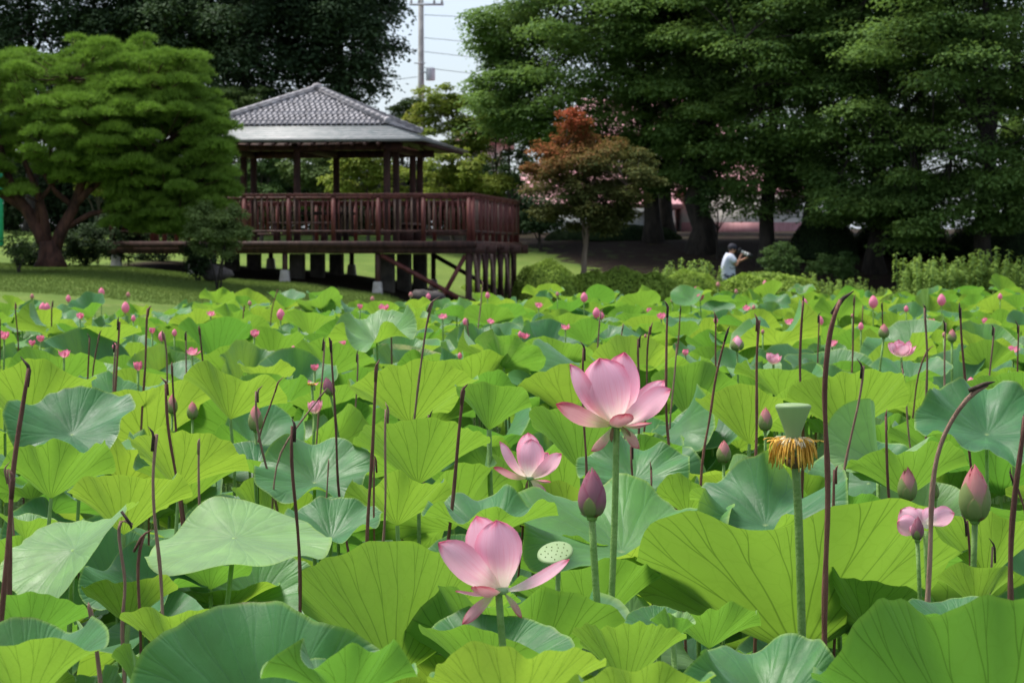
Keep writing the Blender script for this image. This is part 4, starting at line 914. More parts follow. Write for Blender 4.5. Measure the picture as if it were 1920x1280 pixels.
    ring_(.09, .16, .045, 'lens_white', 'lens_barrel'); ring_(.16, .18, .048, 'black', 'focus_ring'); ring_(.18, .23, .05, 'lens_white', 'lens_barrel'); ring_(.23, .25, .052, 'black', 'focus_ring'); ring_(.25, .30, .052, 'lens_white', 'lens_barrel'); ring_(.30, .42, .066, 'black', 'lens_hood')
person()

# ------------------------------------------------------------------ lotus leaves
def blade(seed, e0, e1=0, a1=0, e2=0, a2=0, wav=16, nr=10, nt=60, irregular=.05, flare=.3, prof=.25):
    """a peltate leaf grown outwards from its stalk; all angles in degrees"""
    rg = np.random.default_rng(seed); th = np.linspace(0, 2*np.pi, nt, endpoint=False)
    w = np.zeros(nt); out_ = np.ones(nt)
    for k in (2, 3, 4, 5, 7, 9): w += rg.normal()*np.sin(k*th+rg.uniform(0, 6.28))*{2: .25, 3: .55, 4: .72, 5: .72, 7: .5, 9: .32}[k]
    for k in (1, 2, 3, 5): out_ += irregular*rg.normal()*np.sin(k*th+rg.uniform(0, 6.28))*.6
    fine = np.zeros(nt)
    for k in (13, 17, 23): fine += rg.normal()*np.sin(k*th+rg.uniform(0, 6.28))
    out_ += .006*fine
    base = e0+e1*np.cos(th-R(a1))+e2*np.cos(2*(th-R(a2)))
    rs = np.linspace(0, 1, nr+1)**.9
    V = [np.zeros((1, 3))]; UV = [np.array([[.5, .5]])]; cx = np.zeros(nt); cz = np.zeros(nt)
    for i in range(1, nr+1):
        r = (rs[i]+rs[i-1])/2; dr = rs[i]-rs[i-1]
        ph = base*(1-prof+prof*min(1, r*3))*(1-flare*r**3)+wav*w*r**1.6*1.15+wav*.22*fine*r**6
        ph = np.radians(np.clip(ph, -75, 84)); cx += np.cos(ph)*dr*out_; cz += np.sin(ph)*dr*out_
        V.append(np.stack([cx*np.cos(th), cx*np.sin(th), cz], 1)); UV.append(np.stack([.5+.5*rs[i]*np.cos(th), .5+.5*rs[i]*np.sin(th)], 1))
    V = np.concatenate(V); UV = np.concatenate(UV); k = np.arange(nt); k2 = (k+1) % nt
    T = np.stack([np.zeros(nt, int), 1+k, 1+k2], 1); Q = [np.stack([1+(i-1)*nt+k, 1+i*nt+k, 1+i*nt+k2, 1+(i-1)*nt+k2], 1) for i in range(1, nr)]
    return V, UV, [T, np.concatenate(Q)]
def stem_pts(top, seed, h=None, lean=.05):
    rg = np.random.default_rng(seed); b = Vector((top[0]+rg.normal()*lean, top[1]+rg.normal()*lean, -.35)); t = Vector(top)
    return [t.lerp(b, f)+Vector((rg.normal()*.006, rg.normal()*.006, 0))*(0 if f in (0, 1) else 1) for f in (0, .12, .3, .55, .8, 1)]
M['leaf_vein_up'] = M['leaf']
leaf_count = 0
def lotus(px, py, d, Rp, e0, tilt=0, roll=0, e1=0, a1=0, e2=0, a2=0, wav=12, seed=0, label='', sr=.0055, flare=.3, prof=.25, group=None, nr=14, nt=96, irr=.05, pale=0):
    """hero leaf whose stalk joint sits at photo pixel (px,py) and depth d, slant radius Rp photo pixels"""
    global leaf_count
    s = Rp*d/FPX; loc = P(px, py, d)
    V, UV, F = blade(seed, e0, e1, a1, e2, a2, wav, nr, nt, irr, flare, prof)
    t = thing('lotus_leaf', label, 'lotus leaf', loc, 0, group)
    b = link('blade', np_mesh('blade', V*s, F, True, UV), t, M['leaf']); b.rotation_euler = (R(tilt), R(roll), R(seed*37 % 9-4)); b.color = (1-pale, 1, 1, 1)
    pts = [p-loc for p in stem_pts(loc, seed)]
    MB().tube(pts, np.linspace(sr*.85, sr*1.25, 6), 8).build('stem', M['stem'], t, True); leaf_count += 1
    return t
H = []
def h(*a, **k): H.append((a, k))
# px, py, d, Rp, e0   (foreground first)
h(1503, 1228, 4.65, 385, 32, e1=8, a1=270, tilt=-17, wav=10, seed=304, flare=.15, label='huge veined yellow-green leaf fanning up behind the yellow-fringed seed head stalk')
h(1870, 1500, 3.2, 440, 46, e1=8, a1=270, tilt=-20, wav=9, seed=105, flare=.1, label='large bright leaf filling the bottom right corner')
h(500, 1390, 3.25, 275, 40, tilt=28, e1=6, a1=20, wav=9, seed=107, label='big dark blue-green leaf at the bottom, left of the pale veined fan')
h(745, 1268, 4.2, 272, 44, e1=12, a1=270, tilt=-20, wav=5, seed=310, flare=.15, pale=.35, label='big pale veined fan leaf directly left of the lowest open flower')
h(960, 1345, 4.15, 290, 50, wav=9, seed=113, label='green veined leaf standing right behind the stalk of the lowest open flower')
h(1108, 1194, 4.6, 185, 42, e1=5, a1=0, wav=10, seed=116, label='green V-shaped fan leaf behind the purple bud stalk')
h(1175, 1290, 3.55, 150, 50, wav=12, seed=119, label='small curled leaf at the bottom just right of the purple bud stalk')
h(650, 1330, 2.95, 170, 38, wav=15, seed=121, label='wavy rimmed leaf at the bottom edge below the pale veined fan')
h(960, 1370, 3.0, 210, 42, wav=12, seed=123, label='bright wavy leaf at the bottom edge below the lowest open flower')
h(1200, 1400, 2.9, 190, 46, wav=11, seed=125, label='green leaf at the bottom edge right of centre')
h(1440, 1335, 3.4, 185, 26, tilt=14, wav=20, seed=128, label='curled blue-green leaf below the huge veined fan leaf')
h(1325, 1060, 5.3, 170, 40, tilt=-8, wav=13, seed=131, label='dark green upright leaf just behind the left end of the huge veined fan')
h(1165, 1035, 4.9, 220, 16, tilt=16, wav=15, seed=133, label='wide blue-green leaf behind the purple bud')
h(1435, 985, 4.9, 170, 20, tilt=20, wav=18, seed=135, label='wavy blue-green leaf right behind the fringed seed head')
h(440, 1008, 4.45, 180, -3, tilt=12, roll=-3, e2=-7, a2=6, wav=6, seed=138, flare=0, irr=.03, pale=.75, label='pale flat leaf hovering level on its stem, left of centre')
h(138, 1030, 4.25, 150, 4, tilt=14, roll=-24, e1=6, a1=20, e2=12, a2=-30, wav=6, seed=141, pale=.55, flare=0, label='pale boat-shaped leaf near the left edge in front of the tall dry stalk')
h(96, 934, 5.5, 135, 40, wav=14, seed=143, label='yellow-green veined fan leaf at left, above the pale boat-shaped leaf')
h(335, 915, 5.9, 140, 38, e1=8, a1=180, wav=13, seed=145, label='yellow-green bowl leaf at left of centre with three dry stalks before it')
h(240, 1170, 4.2, 115, 42, e1=4, wav=11, seed=147, label='small green fan leaf between the two bent dry stalks at lower left')
h(265, 1110, 4.9, 125, 20, tilt=22, wav=13, seed=148, label='blue-green leaf behind the small fan at lower left')
h(325, 1240, 3.7, 130, 46, wav=10, seed=149, label='veined green leaf at lower left, right of the bent dry stalk')
h(50, 1330, 3.05, 210, 50, tilt=0, wav=10, seed=151, label='large dull green leaf filling the bottom left corner')
h(50, 1215, 3.6, 140, 40, wav=12, seed=153, label='yellow leaf behind the big leaf of the bottom left corner')
h(262, 1300, 3.3, 90, 62, e2=12, a2=40, wav=8, seed=155, label='small upright rolled leaf at the bottom, lower left')
h(232, 1002, 5.0, 140, 44, wav=12, seed=157, label='green fan leaf behind the tip of the pale boat-shaped leaf')
h(395, 1105, 4.9, 90, 34, wav=14, seed=159, label='small yellowish leaf right below the hovering pale leaf')
h(480, 1125, 5.0, 120, 20, tilt=35, wav=8, seed=161, label='dark blue-green leaf behind the right end of the hovering pale leaf')
h(785, 908, 6.0, 155, 42, wav=12, seed=163, label='wide veined fan leaf in the centre, left of the small open flower')
h(917, 806, 6.4, 100, 50, roll=10, wav=8, seed=167, label='bright fan leaf on a thick stem just above left of the small open flower', sr=.008)
h(1090, 882, 5.9, 145, 52, wav=7, seed=169, label='tall pale green leaf right behind the biggest open flower')
h(432, 786, 7.3, 118, 42, e1=10, a1=180, wav=12, seed=171, label='green fan leaf on a thin stem above the yellow-green bowl leaf')
h(55, 805, 6.9, 155, 40, wav=13, seed=173, label='tall yellow-green leaf at the left edge by the tall dry stalk')
h(135, 815, 6.6, 120, 18, tilt=30, wav=10, seed=175, label='blue-green leaf right of the tall yellow-green leaf at left')
h(770, 796, 7.2, 150, 36, wav=14, seed=177, label='broad dark green fan leaf behind the centre dry stalks')
h(1592, 822, 6.6, 150, 45, wav=10, seed=179, label='big veined leaf behind the tall thick dry stalk')
h(1405, 832, 6.7, 125, 46, wav=9, seed=181, label='big pale green leaf behind the small bud left of the fringed seed head')
h(1645, 868, 5.6, 125, 20, tilt=8, roll=28, e2=36, a2=-35, wav=5, seed=183, pale=.8, label='pale leaf folded like a shell right of the tall thick dry stalk', flare=0)
h(1850, 815, 6.3, 140, 18, tilt=26, wav=15, seed=185, label='blue-green wavy leaf beneath the tip of the hooked dry stalk')
h(1905, 800, 6.9, 125, 46, wav=10, seed=187, label='yellow-green veined leaf at the right edge')
h(1850, 1085, 4.7, 150, 46, wav=11, seed=189, label='green veined leaf behind the largest pink bud at right')
h(1832, 1140, 4.1, 95, 48, wav=8, seed=191, label='yellow-green leaf at the foot of the largest pink bud')
h(1800, 1190, 3.7, 110, 30, tilt=5, wav=8, seed=192, label='dark green leaf just behind the bright bottom right leaf')
h(590, 905, 6.0, 120, 18, tilt=26, wav=16, seed=193, label='blue-green wavy leaf between the dark red stalk and the centre')
h(478, 888, 6.2, 90, 30, tilt=8, wav=16, seed=195, label='small leaf with blue-green face and bright lip below the left pink bud')
h(745, 985, 5.2, 120, 38, wav=13, seed=197, label='green leaf behind the feet of the centre dry stalks')
h(915, 1010, 4.8, 145, 30, wav=12, seed=199, label='wide wavy green leaf just above the lowest open flower')
h(1290, 965, 5.4, 85, 36, wav=15, seed=201, label='yellow-green leaf right of the biggest flower stalk')
h(1075, 1095, 4.95, 100, 46, wav=6, seed=203, label='rounded leaf right behind the flat seed pod')
h(1235, 1185, 4.0, 70, 20, tilt=22, wav=10, seed=205, label='grey-blue leaf right of the purple bud stalk')
h(1575, 1010, 5.0, 110, 40, wav=10, seed=207, label='yellow-green leaf behind the foot of the tall thick dry stalk')
h(620, 1010, 4.9, 110, 26, tilt=14, wav=15, seed=209, label='green leaf just right of the hovering pale leaf')
h(1190, 900, 5.6, 110, 16, tilt=24, wav=14, seed=211, label='blue-green leaf behind the stalk of the biggest flower')
h(1700, 930, 5.4, 130, 34, wav=14, seed=213, label='green leaf behind the smaller pink bud at right')
h(20, 1095, 4.6, 120, 36, wav=12, seed=215, label='dark green leaf under the boat-shaped leaf at the left edge')
h(1262, 1205, 3.7, 62, 66, e2=14, a2=60, tilt=-5, wav=12, seed=221, pale=.9, label='small withered pale leaf curled upright, right of the purple bud stalk')
h(880, 1180, 4.5, 110, 36, wav=14, seed=223, label='green leaf filling the space under the drooping petals of the lowest flower')
h(1330, 1215, 3.9, 110, 38, wav=15, seed=225, label='small wavy green leaf at the lower left edge of the huge veined fan')
for a, k in H:
    if 'tilt' not in k and a[4] >= 34: k['tilt'] = -20
    lotus(*a, **k)
# remaining leaves of the field
frg = np.random.default_rng(2024)
NV = 26; protos = []; protoslo = []
for i in range(NV):
    kind = i % 13; s = 500+i
    e0 = [34, 40, 26, 46, 18, 30, 50, 10, 38, 22, 42, 32, 6][kind]+frg.uniform(-4, 4)
    e2 = [0, 6, 0, 8, 12, 0, 5, 10, 0, 18, 0, 8, -14][kind]; wv = [14, 12, 17, 10, 16, 18, 10, 14, 15, 13, 13, 17, 9][kind]
    a = (s, e0, frg.uniform(0, 10), frg.uniform(0, 360), e2, frg.uniform(0, 180), wv)
    V, UV, F = blade(*a, nr=9, nt=60); me = np_mesh('blade', V, F, True, UV); me.materials.append(M['leaf']); protos.append(me)
    protoslo.append(blade(*a, nr=5, nt=26))
st0 = MB().tube([(0, 0, 0), (.01, .005, -.25), (-.01, 0, -.6), (0, 0, -1.0)], [.85, 1, 1.1, 1.2], 6).mesh('stem', True)
st0.transform(Matrix.Diagonal((.006, .006, 1, 1))) if False else None
stm = MB().tube([(0, 0, 0), (.012, .005, -.3), (-.01, .01, -.7), (0, 0, -1.2)], [.0048, .0055, .006, .007], 6).mesh('stem', True); stm.materials.append(M['stem'])
def shore(x):   # far edge of the planted water
    return np.interp(x, [-12, -6, -3.4, -2.2, -.6, 1, 12], [21.5, 22.5, 24, 25.5, 26.5, 28, 31])
cands = []; extra_low = []
for yy0 in np.arange(3.0, 7.2, .30):
    hw = yy0*.245+.4
    for xx0 in np.arange(-hw, hw, .30): extra_low.append((xx0+frg.uniform(-.12, .12), yy0+frg.uniform(-.12, .12)))
y = 2.6
while y < 31:
    step = .36 if y < 8 else (.31 if y < 13 else .33)
    half = y*.245+.5; n = int(2*half/step)
    for i in range(n):
        x = -half+(i+.5)*step+frg.uniform(-.17, .17); yy = y+frg.uniform(-.17, .17)
        if yy > shore(x): continue
        cands.append((x, yy))
    y += step*.92
# the leaf canopy rises and falls gently
def canopy(x, y): return .80+.07*math.sin(x*1.7+y*.8)+.05*math.sin(y*1.3-x*.9+2)
field = []
hero_xy = [(P(a[0], a[1], a[2]).x, a[2], a[3]*a[2]/FPX) for a, k in H]
for x, yy in cands:
    z = canopy(x, yy)+frg.normal()*.075
    r = frg.uniform(.17, .29) if yy < 8 else (frg.uniform(.13, .29) if yy < 13 else frg.uniform(.12, .25))
    z += (frg.random() < .25)*-.16
    if yy < 7.0:
        # the tall layer in front is set by hand: only lower, smaller leaves are filled in here
        z = .50+.10*frg.random()+max(0, yy-4.5)*.07; r = frg.uniform(.17, .25)
        if yy < 3.0: z -= .12
    elif yy < 9: z = z-.06
    t = np.clip(frg.normal(-19 if frg.random() < .68 else 15, 8), -36, 34)
    if yy < 7.0 and frg.random() < .5:
        z = .60+.16*frg.random(); r = frg.uniform(.09, .16); t = frg.normal()*22
    field.append((x, yy, z, r, t, frg.normal()*14, frg.uniform(0, 6.28), int(frg.integers(NV)) if frg.random() > .12 else int(frg.choice([7, 12, 20, 25]))))
low = [(x, yy, .28+.14*frg.random(), frg.uniform(.15, .22), frg.normal()*12+5, frg.normal()*12, frg.uniform(0, 6.28), int(frg.integers(NV))) for x, yy in extra_low]
vis = [f for f in field if -40 < proj(f)[0] < 1960]
vis.sort(key=lambda f: f[1])
near = vis[:300-len(H)]; far = vis[300-len(H):]+low+[f for f in field if not (-40 < proj(f)[0] < 1960)]
near_leaf = []
for f in near:
    x, yy, z, r, t, ro, sp, v = f
    o = bpy.data.objects.new('lotus_leaf', None); C.objects.link(o); o.empty_display_size = .1; o.location = (x, yy, z); o['category'] = 'lotus leaf'; o['group'] = 'lotus leaves crowding the pond'
    b = link('blade', protos[v], o, None, None, None, (r, r, r)); b.rotation_mode = 'XYZ'; b.color = (1-(frg.uniform(.3, .7) if frg.random() < .13 else 0), 1, 1, 1)
    b.rotation_euler = (Euler((R(t), R(ro), 0)).to_matrix() @ Euler((0, 0, sp)).to_matrix()).to_euler()
    link('stem', stm, o, None); near_leaf.append((o, f))
Vs, Us, Ts, Qs, n = [], [], [], [], 0; smb = MB()
for f in far:
    x, yy, z, r, t, ro, sp, v = f
    V, UV, F = protoslo[v]; m3 = np.array(Euler((R(t), R(ro), 0)).to_matrix() @ Euler((0, 0, sp)).to_matrix())
    Vs.append((V*r) @ m3.T+np.array([x, yy, z])); Us.append(UV); Ts.append(F[0]+n); Qs.append(F[1]+n); n += len(V)
    smb.tube([(x, yy, z), (x, yy, -.3)], .0055, 4, False)
o = link('far_lotus_leaves', np_mesh('far_lotus_leaves', np.concatenate(Vs), [np.concatenate(Ts), np.concatenate(Qs)], True, np.concatenate(Us)), None, M['leaf'])
tag(o, 'dense mass of distant lotus leaves covering the far half of the pond', 'lotus leaves', kind='stuff')
tag(smb.build('far_lotus_stems', M['stem'], None), 'green stems under the distant lotus leaves', 'lotus stems', kind='stuff')

# ------------------------------------------------------------------ petals, flowers, buds
tp_ = [0, .08, .2, .35, .5, .65, .78, .88, .95, 1.0]; wp_ = [.20, .34, .60, .84, .98, 1.0, .86, .62, .34, .0]
def petal_mesh(B, T, N, width, sag=.18, cup=.45, seed=0, nu=11, nv=15, curl=0, name='petal', pin=0):
    """petal from base B to tip T, outer face towards N, bowing out by sag and cupped inwards across"""
    B, T, N = map(lambda v: np.array(v, float), (B, T, N)); ax = T-B; L_ = np.linalg.norm(ax); ax /= L_; N = N-ax*N.dot(ax); N /= np.linalg.norm(N)+1e-9; S = np.cross(ax, N); cfx = cup*1.6/math.sin(cup*1.6)
    rg = np.random.default_rng(seed); ph = rg.uniform(0, 6.28); V = []; UV = []
    for v in np.linspace(0, 1, nv):
        w = np.interp(v, tp_, wp_)*width/2*cfx; c = B+ax*L_*v+N*(sag*L_*math.sin(math.pi*v**.9))+N*curl*L_*v**3
        for u in np.linspace(-1, 1, nu):
            a = u*cup*1.6; x = math.sin(a)/max(cup*1.6, 1e-3)*w if cup > .02 else u*w; dpt = -(1-math.cos(a))/max(cup*1.6, 1e-3)*w
            V.append(c+S*x+N*(dpt+.018*width*math.sin(u*7+ph)*v+.012*width*math.cos(v*9+u*3+ph))); UV.append(((u+1)/2, v))
    F = [(j*nu+i, j*nu+i+1, (j+1)*nu+i+1, (j+1)*nu+i) for j in range(nv-1) for i in range(nu-1)]
    return np_mesh(name, np.array(V), np.array(F), True, np.array(UV))
def flower(px, py, d, petals, label, name='lotus_flower', stem=None, pod=None):
    """petals: (bx,by, tipx,tipy,tipdepth, (N right, N up, N away), width px, sag, cup, mat) pixel offsets measured in the photo"""
    o0 = P(px, py, d); t = thing(name, label, 'lotus flower', o0); k = d/FPX
    def L3(x, y, z=0): return Vector(P(x, y, d+z*k))-o0
    for i, (bx, by, bz_, tx, ty, tz, N, w, sg, cp, mt) in enumerate(petals):
        me = petal_mesh(L3(px+bx, py+by, bz_), L3(tx, ty, tz), (N[0], N[2], N[1]), w*k, sg, cp, seed=i+int(px))
        link('petal', me, t, M[mt])
    return t, o0, k
def stem_line(t, o0, pts, d, r, mat='stem', name='stem', dz=0):
    """pts photo pixels top to bottom at depth d; carried on down into the water"""
    p = [P(x, y, d)-o0 for x, y in pts]; b = p[-1]; dirn = (p[-1]-p[-2]); 
    need = (-.35-(o0.z+b.z)); 
    if need < -.02:
        k = need/min(dirn.z, -.01); k = min(k, 60); q = b+dirn*k; q.x = b.x+max(-.12, min(.12, q.x-b.x)); q.z = -.35-o0.z; p += [b.lerp(q, .5), q]
    # resample smoothly
    P_ = np.array([tuple(v) for v in p]); s = np.concatenate([[0], np.cumsum(np.linalg.norm(np.diff(P_, axis=0), axis=1))]); n = max(8, len(p)*(8 if name == 'stalk_shaft' else 4)); u = np.linspace(0, s[-1], n)
    Pn = np.stack([np.interp(u, s, P_[:, i]) for i in range(3)], 1)
    for _ in range(2): Pn[1:-1] = (Pn[:-2]+2*Pn[1:-1]+Pn[2:])/4
    if name == 'stalk_shaft':
        q_ = rng.uniform(0, 6); Pn[:, 0] += .004*np.sin(u*8+q_)+.002*np.sin(u*17+q_*2); Pn[:, 1] += .004*np.sin(u*7+q_)
    rr = np.full(n, r) if np.isscalar(r) else np.interp(u/s[-1], np.linspace(0, 1, len(r)), r)
    if name == 'stalk_shaft': rr = rr*(1+.10*np.sin(u*31+q_)+.07*np.sin(u*57+q_))
    return MB().tube(Pn, rr, 10).build(name, M[mat], t, True)
# biggest flower
t, o0, k = flower(1156, 797, 4.3, [
 (2, -2, 8, 1171, 660, 34, (.45, .1, .5), 92, .16, .55, 'petal'),
 (0, -2, 12, 1135, 672, 44, (-.3, 0, .9), 90, .16, .55, 'petal'),
 (-4, -2, 2, 1069, 682, 10, (-.9, -.1, -.35), 74, .17, .5, 'petal'),
 (-2, 0, -8, 1124, 671, -26, (-.15, 0, -1), 92, .17, .6, 'petal'),
 (6, -4, 14, 1246, 712, 40, (.5, -.5, .6), 56, .12, .5, 'petal'),
 (4, -2, -4, 1258, 729, -12, (.45, -.6, -.75), 70, .15, .5, 'petal'),
 (-6, 0, -2, 1042, 757, -16, (-.3, -.75, -.6), 58, .16, .5, 'petal_back'),
 (6, 0, 8, 1222, 792, 40, (.2, -1, .1), 44, .12, .4, 'petal_back'),
 (0, 4, -8, 1172, 776, -66, (.1, -1, -.3), 46, .12, .35, 'petal_back'),
 (-8, 4, 2, 1108, 846, -6, (-.6, .35, -.7), 24, -.05, .4, 'petal_droop'),
 (8, 4, 2, 1199, 841, -6, (.6, .4, -.7), 27, .12, .4, 'petal_droop'),
 (-6, 2, -4, 1146, 829, -8, (-.6, .2, -.7), 9, .1, .3, 'sepal'), (8, 2, -4, 1184, 820, -6, (.8, .5, -.6), 8, .18, .3, 'sepal')], 'biggest open pink lotus flower, tallest of the three in the foreground')
MB().lathe([(.003, 0), (.013, .004), (.014, .012), (0, .015)], (0, 0, -.006), 12).build('receptacle', M['pod'], t, True)
stem_line(t, o0, [(1156, 800), (1155, 880), (1152, 1000), (1148, 1090)], 4.3, .0065)
# small flower
t, o0, k = flower(993, 897, 5.6, [
 (0, -2, 8, 990, 810, 16, (0, .1, 1), 46, .16, .55, 'petal'), (3, -1, 6, 1028, 848, 14, (.7, 0, .6), 40, .18, .5, 'petal'),
 (-3, -1, 2, 937, 827, 4, (-.85, -.3, -.45), 40, .16, .5, 'petal'), (0, 0, -5, 996, 822, -12, (0, 0, -1), 52, .17, .6, 'petal'),
 (3, -1, -3, 1053, 850, -8, (.6, -.5, -.7), 46, .17, .5, 'petal'), (-3, 0, -2, 925, 876, -8, (-.2, -.9, -.5), 30, .13, .45, 'petal_back'),
 (4, 0, 6, 1033, 903, 22, (.3, -1, .2), 26, .12, .4, 'petal_back'), (2, 2, -4, 1027, 936, -14, (.55, .4, -.8), 20, .12, .4, 'petal_back'),
 (-3, 2, -2, 987, 920, -4, (-.6, .2, -.7), 7, .1, .3, 'sepal')], 'small open pink lotus flower between the other two foreground flowers')
MB().lathe([(.003, 0), (.011, .004), (.012, .010), (0, .012)], (0, 0, -.005), 12).build('receptacle', M['pod'], t, True)
stem_line(t, o0, [(995, 899), (996, 950), (998, 1010)], 5.6, .0055)
# lowest flower
t, o0, k = flower(940, 1108, 3.75, [
 (-4, -2, 10, 893, 966, 22, (-.4, .0, .8), 84, .14, .55, 'petal'), (4, -2, 8, 930, 975, 30, (.5, 0, .7), 96, .14, .55, 'petal'),
 (0, -4, -6, 931, 974, -18, (.05, 0, -1), 90, .15, .62, 'petal'), (-4, -2, -2, 822, 1017, -12, (-.55, -.45, -.75), 92, .14, .55, 'petal'),
 (6, 0, -2, 1068, 1048, -8, (.25, -.75, -.65), 42, .12, .45, 'petal'), (-10, 2, 4, 854, 1108, 20, (-.2, -1, -.2), 34, .10, .4, 'petal'),
 (-4, -1, -6, 890, 1098, -60, (-.2, -1, -.5), 52, .22, .5, 'petal_back'), (-12, 4, 2, 866, 1170, -6, (-.6, .25, -.75), 27, .08, .45, 'petal_back'),
 (6, 4, 0, 979, 1158, -8, (.7, .35, -.7), 18, .10, .45, 'petal_droop')], 'lowest open pink lotus flower, nearest to the viewer at bottom centre')
MB().lathe([(.003, 0), (.012, .004), (.013, .012), (0, .015)], (0, 0, -.006), 12).build('receptacle', M['pod'], t, True)
stem_line(t, o0, [(935, 1112), (938, 1170), (944, 1230), (950, 1290)], 3.75, .0062)
# buds
def bud(px, py_top, py_bot, w, d, mat, label, stem_to, inner='bud_pink', lean=0, sepals=True, name='lotus_bud', stemr=.0052, npet=5):
    o0 = P(px, py_bot, d); k = d/FPX; hgt = (py_bot-py_top)*k; r = w/2*k
    t = thing(name, label, 'lotus bud', o0); rg = np.random.default_rng(int(px))
    prof = [(0, 0), (.42, .02), (.72, .08), (.93, .21), (1, .34), (.96, .48), (.83, .62), (.62, .76), (.38, .88), (.16, .96), (0, 1)]
    def surf(a, v, g): rr = np.interp(v, [p[1] for p in prof], [p[0] for p in prof])*r*g; return np.array([rr*math.cos(a)+lean*k*v, rr*math.sin(a), v*hgt])
    def wrap(a0, half, v1, g, nm, mt, sd=0, vb=.0):
        nu, nv = 9, 13; V = []; UV = []
        for j in range(nv):
            v = j/(nv-1); vv = vb+(v1-vb)*v; wd = half*np.interp(v, [0, .2, .45, .7, .88, 1], [.55, .9, 1, .78, .40, .0])
            for i in range(nu):
                u = -1+2*i/(nu-1); V.append(surf(a0+u*wd+.12*v*sd, vv, g+.02*(1-u*u))); UV.append(((u+1)/2, v))
        F = np.array([(j*nu+i, j*nu+i+1, (j+1)*nu+i+1, (j+1)*nu+i) for j in range(nv-1) for i in range(nu-1)])
        link(nm, np_mesh(nm, np.array(V), F, True, np.array(UV)), t, M[mt])
    for i in range(3): wrap(R(30+120*i), 1.3, 1.0, .90+.01*i, 'petal', inner)
    wrap(R(-165), 1.15, .90, .965, 'petal', mat); wrap(R(-10), 1.15, .88, .975, 'petal', mat); wrap(R(90), 1.2, .93, .96, 'petal', mat)
    wrap(R(-84), 1.05, .985, 1.0, 'petal', inner)
    sidem = 'bud_green' if inner != 'bud_purple' else mat
    wrap(R(-150), .95, .70, 1.03, 'petal', sidem); wrap(R(-22), .95, .66, 1.035, 'petal', sidem); wrap(R(80), .9, .6, 1.03, 'petal', sidem)
    wrap(R(-104), .52, .44, 1.065, 'petal', 'bud_green')
    if sepals:
        for a in (-60, 40, 170): wrap(R(a), .3, .10, 1.12, 'sepal', 'sepal')
    MB().lathe([(0, -.006), (stemr*1.3, -.004), (r*.42, .004), (r*.36, .012)], (0, 0, 0), 10).build('receptacle', M['stem'], t, True)
    stem_line(t, o0, [(px, py_bot)]+list(stem_to), d, stemr)
    return t
bud(1110, 874, 971, 52, 4.15, 'bud_purple', 'dusky purple closed bud on a thick green stem left of the biggest flower stalk', [(1113, 1050), (1119, 1120), (1123, 1180)], 'bud_purple', stemr=.0068)
bud(1828, 868, 978, 58, 4.1, 'bud_pink', 'largest pink and green bud, near the right edge', [(1825, 1040), (1824, 1100)], lean=-2, stemr=.0055)
bud(1701, 873, 940, 36, 5.3, 'bud_pink', 'smaller pink and green bud left of the hooked dry stalk foot', [(1699, 990), (1699, 1040)], stemr=.0045)
bud(1435, 762, 808, 26, 6.2, 'bud_pink', 'small slender bud just left of the fringed seed head', [(1434, 860), (1435, 900)], stemr=.0038)
bud(479, 757, 808, 27, 6.3, 'bud_pink', 'pink bud on a thin pale stem crossed by a dry stalk, left of centre', [(483, 860), (484, 945)], stemr=.0038)
bud(361, 751, 786, 21, 7.2, 'bud_pink', 'small pink bud left of the thin-stemmed fan leaf', [(361, 810)], stemr=.004)
bud(323, 738, 776, 20, 7.2, 'bud_pink', 'faded pink bud half hidden by a dry stalk at left', [(322, 810)], stemr=.004)
bud(620, 706, 741, 22, 7.4, 'bud_purple', 'dark purple bud tilted beside a dry stalk left of centre', [(628, 770), (634, 800)], 'bud_purple', stemr=.004, lean=-8)
bud(183, 739, 761, 13, 8.2, 'bud_purple', 'tiny dull purple bud above the blue-green leaf at left', [(183, 790)], 'bud_purple', stemr=.004)
bud(1720, 966, 1012, 24, 4.2, 'bud_purple', 'small grey-pink bud low before the collapsed flower at right', [(1721, 1035)], 'bud_purple', stemr=.004)
bud(1755, 905, 934, 12, 5.6, 'bud_green', 'thin greenish bud right of the hooked dry stalk', [(1754, 1020)], 'bud_green', stemr=.0035)
bud(1357, 824, 868, 27, 5.9, 'bud_pink', 'pink bud tip poking out of leaves between biggest flower and fringed seed head', [(1357, 900)], stemr=.004)
bud(1382, 628, 658, 25, 9.5, 'bud_pink', 'bright pink round bud above the big pale green leaf', [(1383, 690)], 'petal', stemr=.004, sepals=False)
bud(1657, 606, 634, 20, 10.0, 'bud_pink', 'pink bud just left of the distant open flower at right', [(1652, 660)], stemr=.005, sepals=False)
bud(1785, 616, 642, 17, 10.5, 'bud_pink', 'pale pink bud right of the distant open flower at right', [(1785, 670)], stemr=.005, sepals=False)
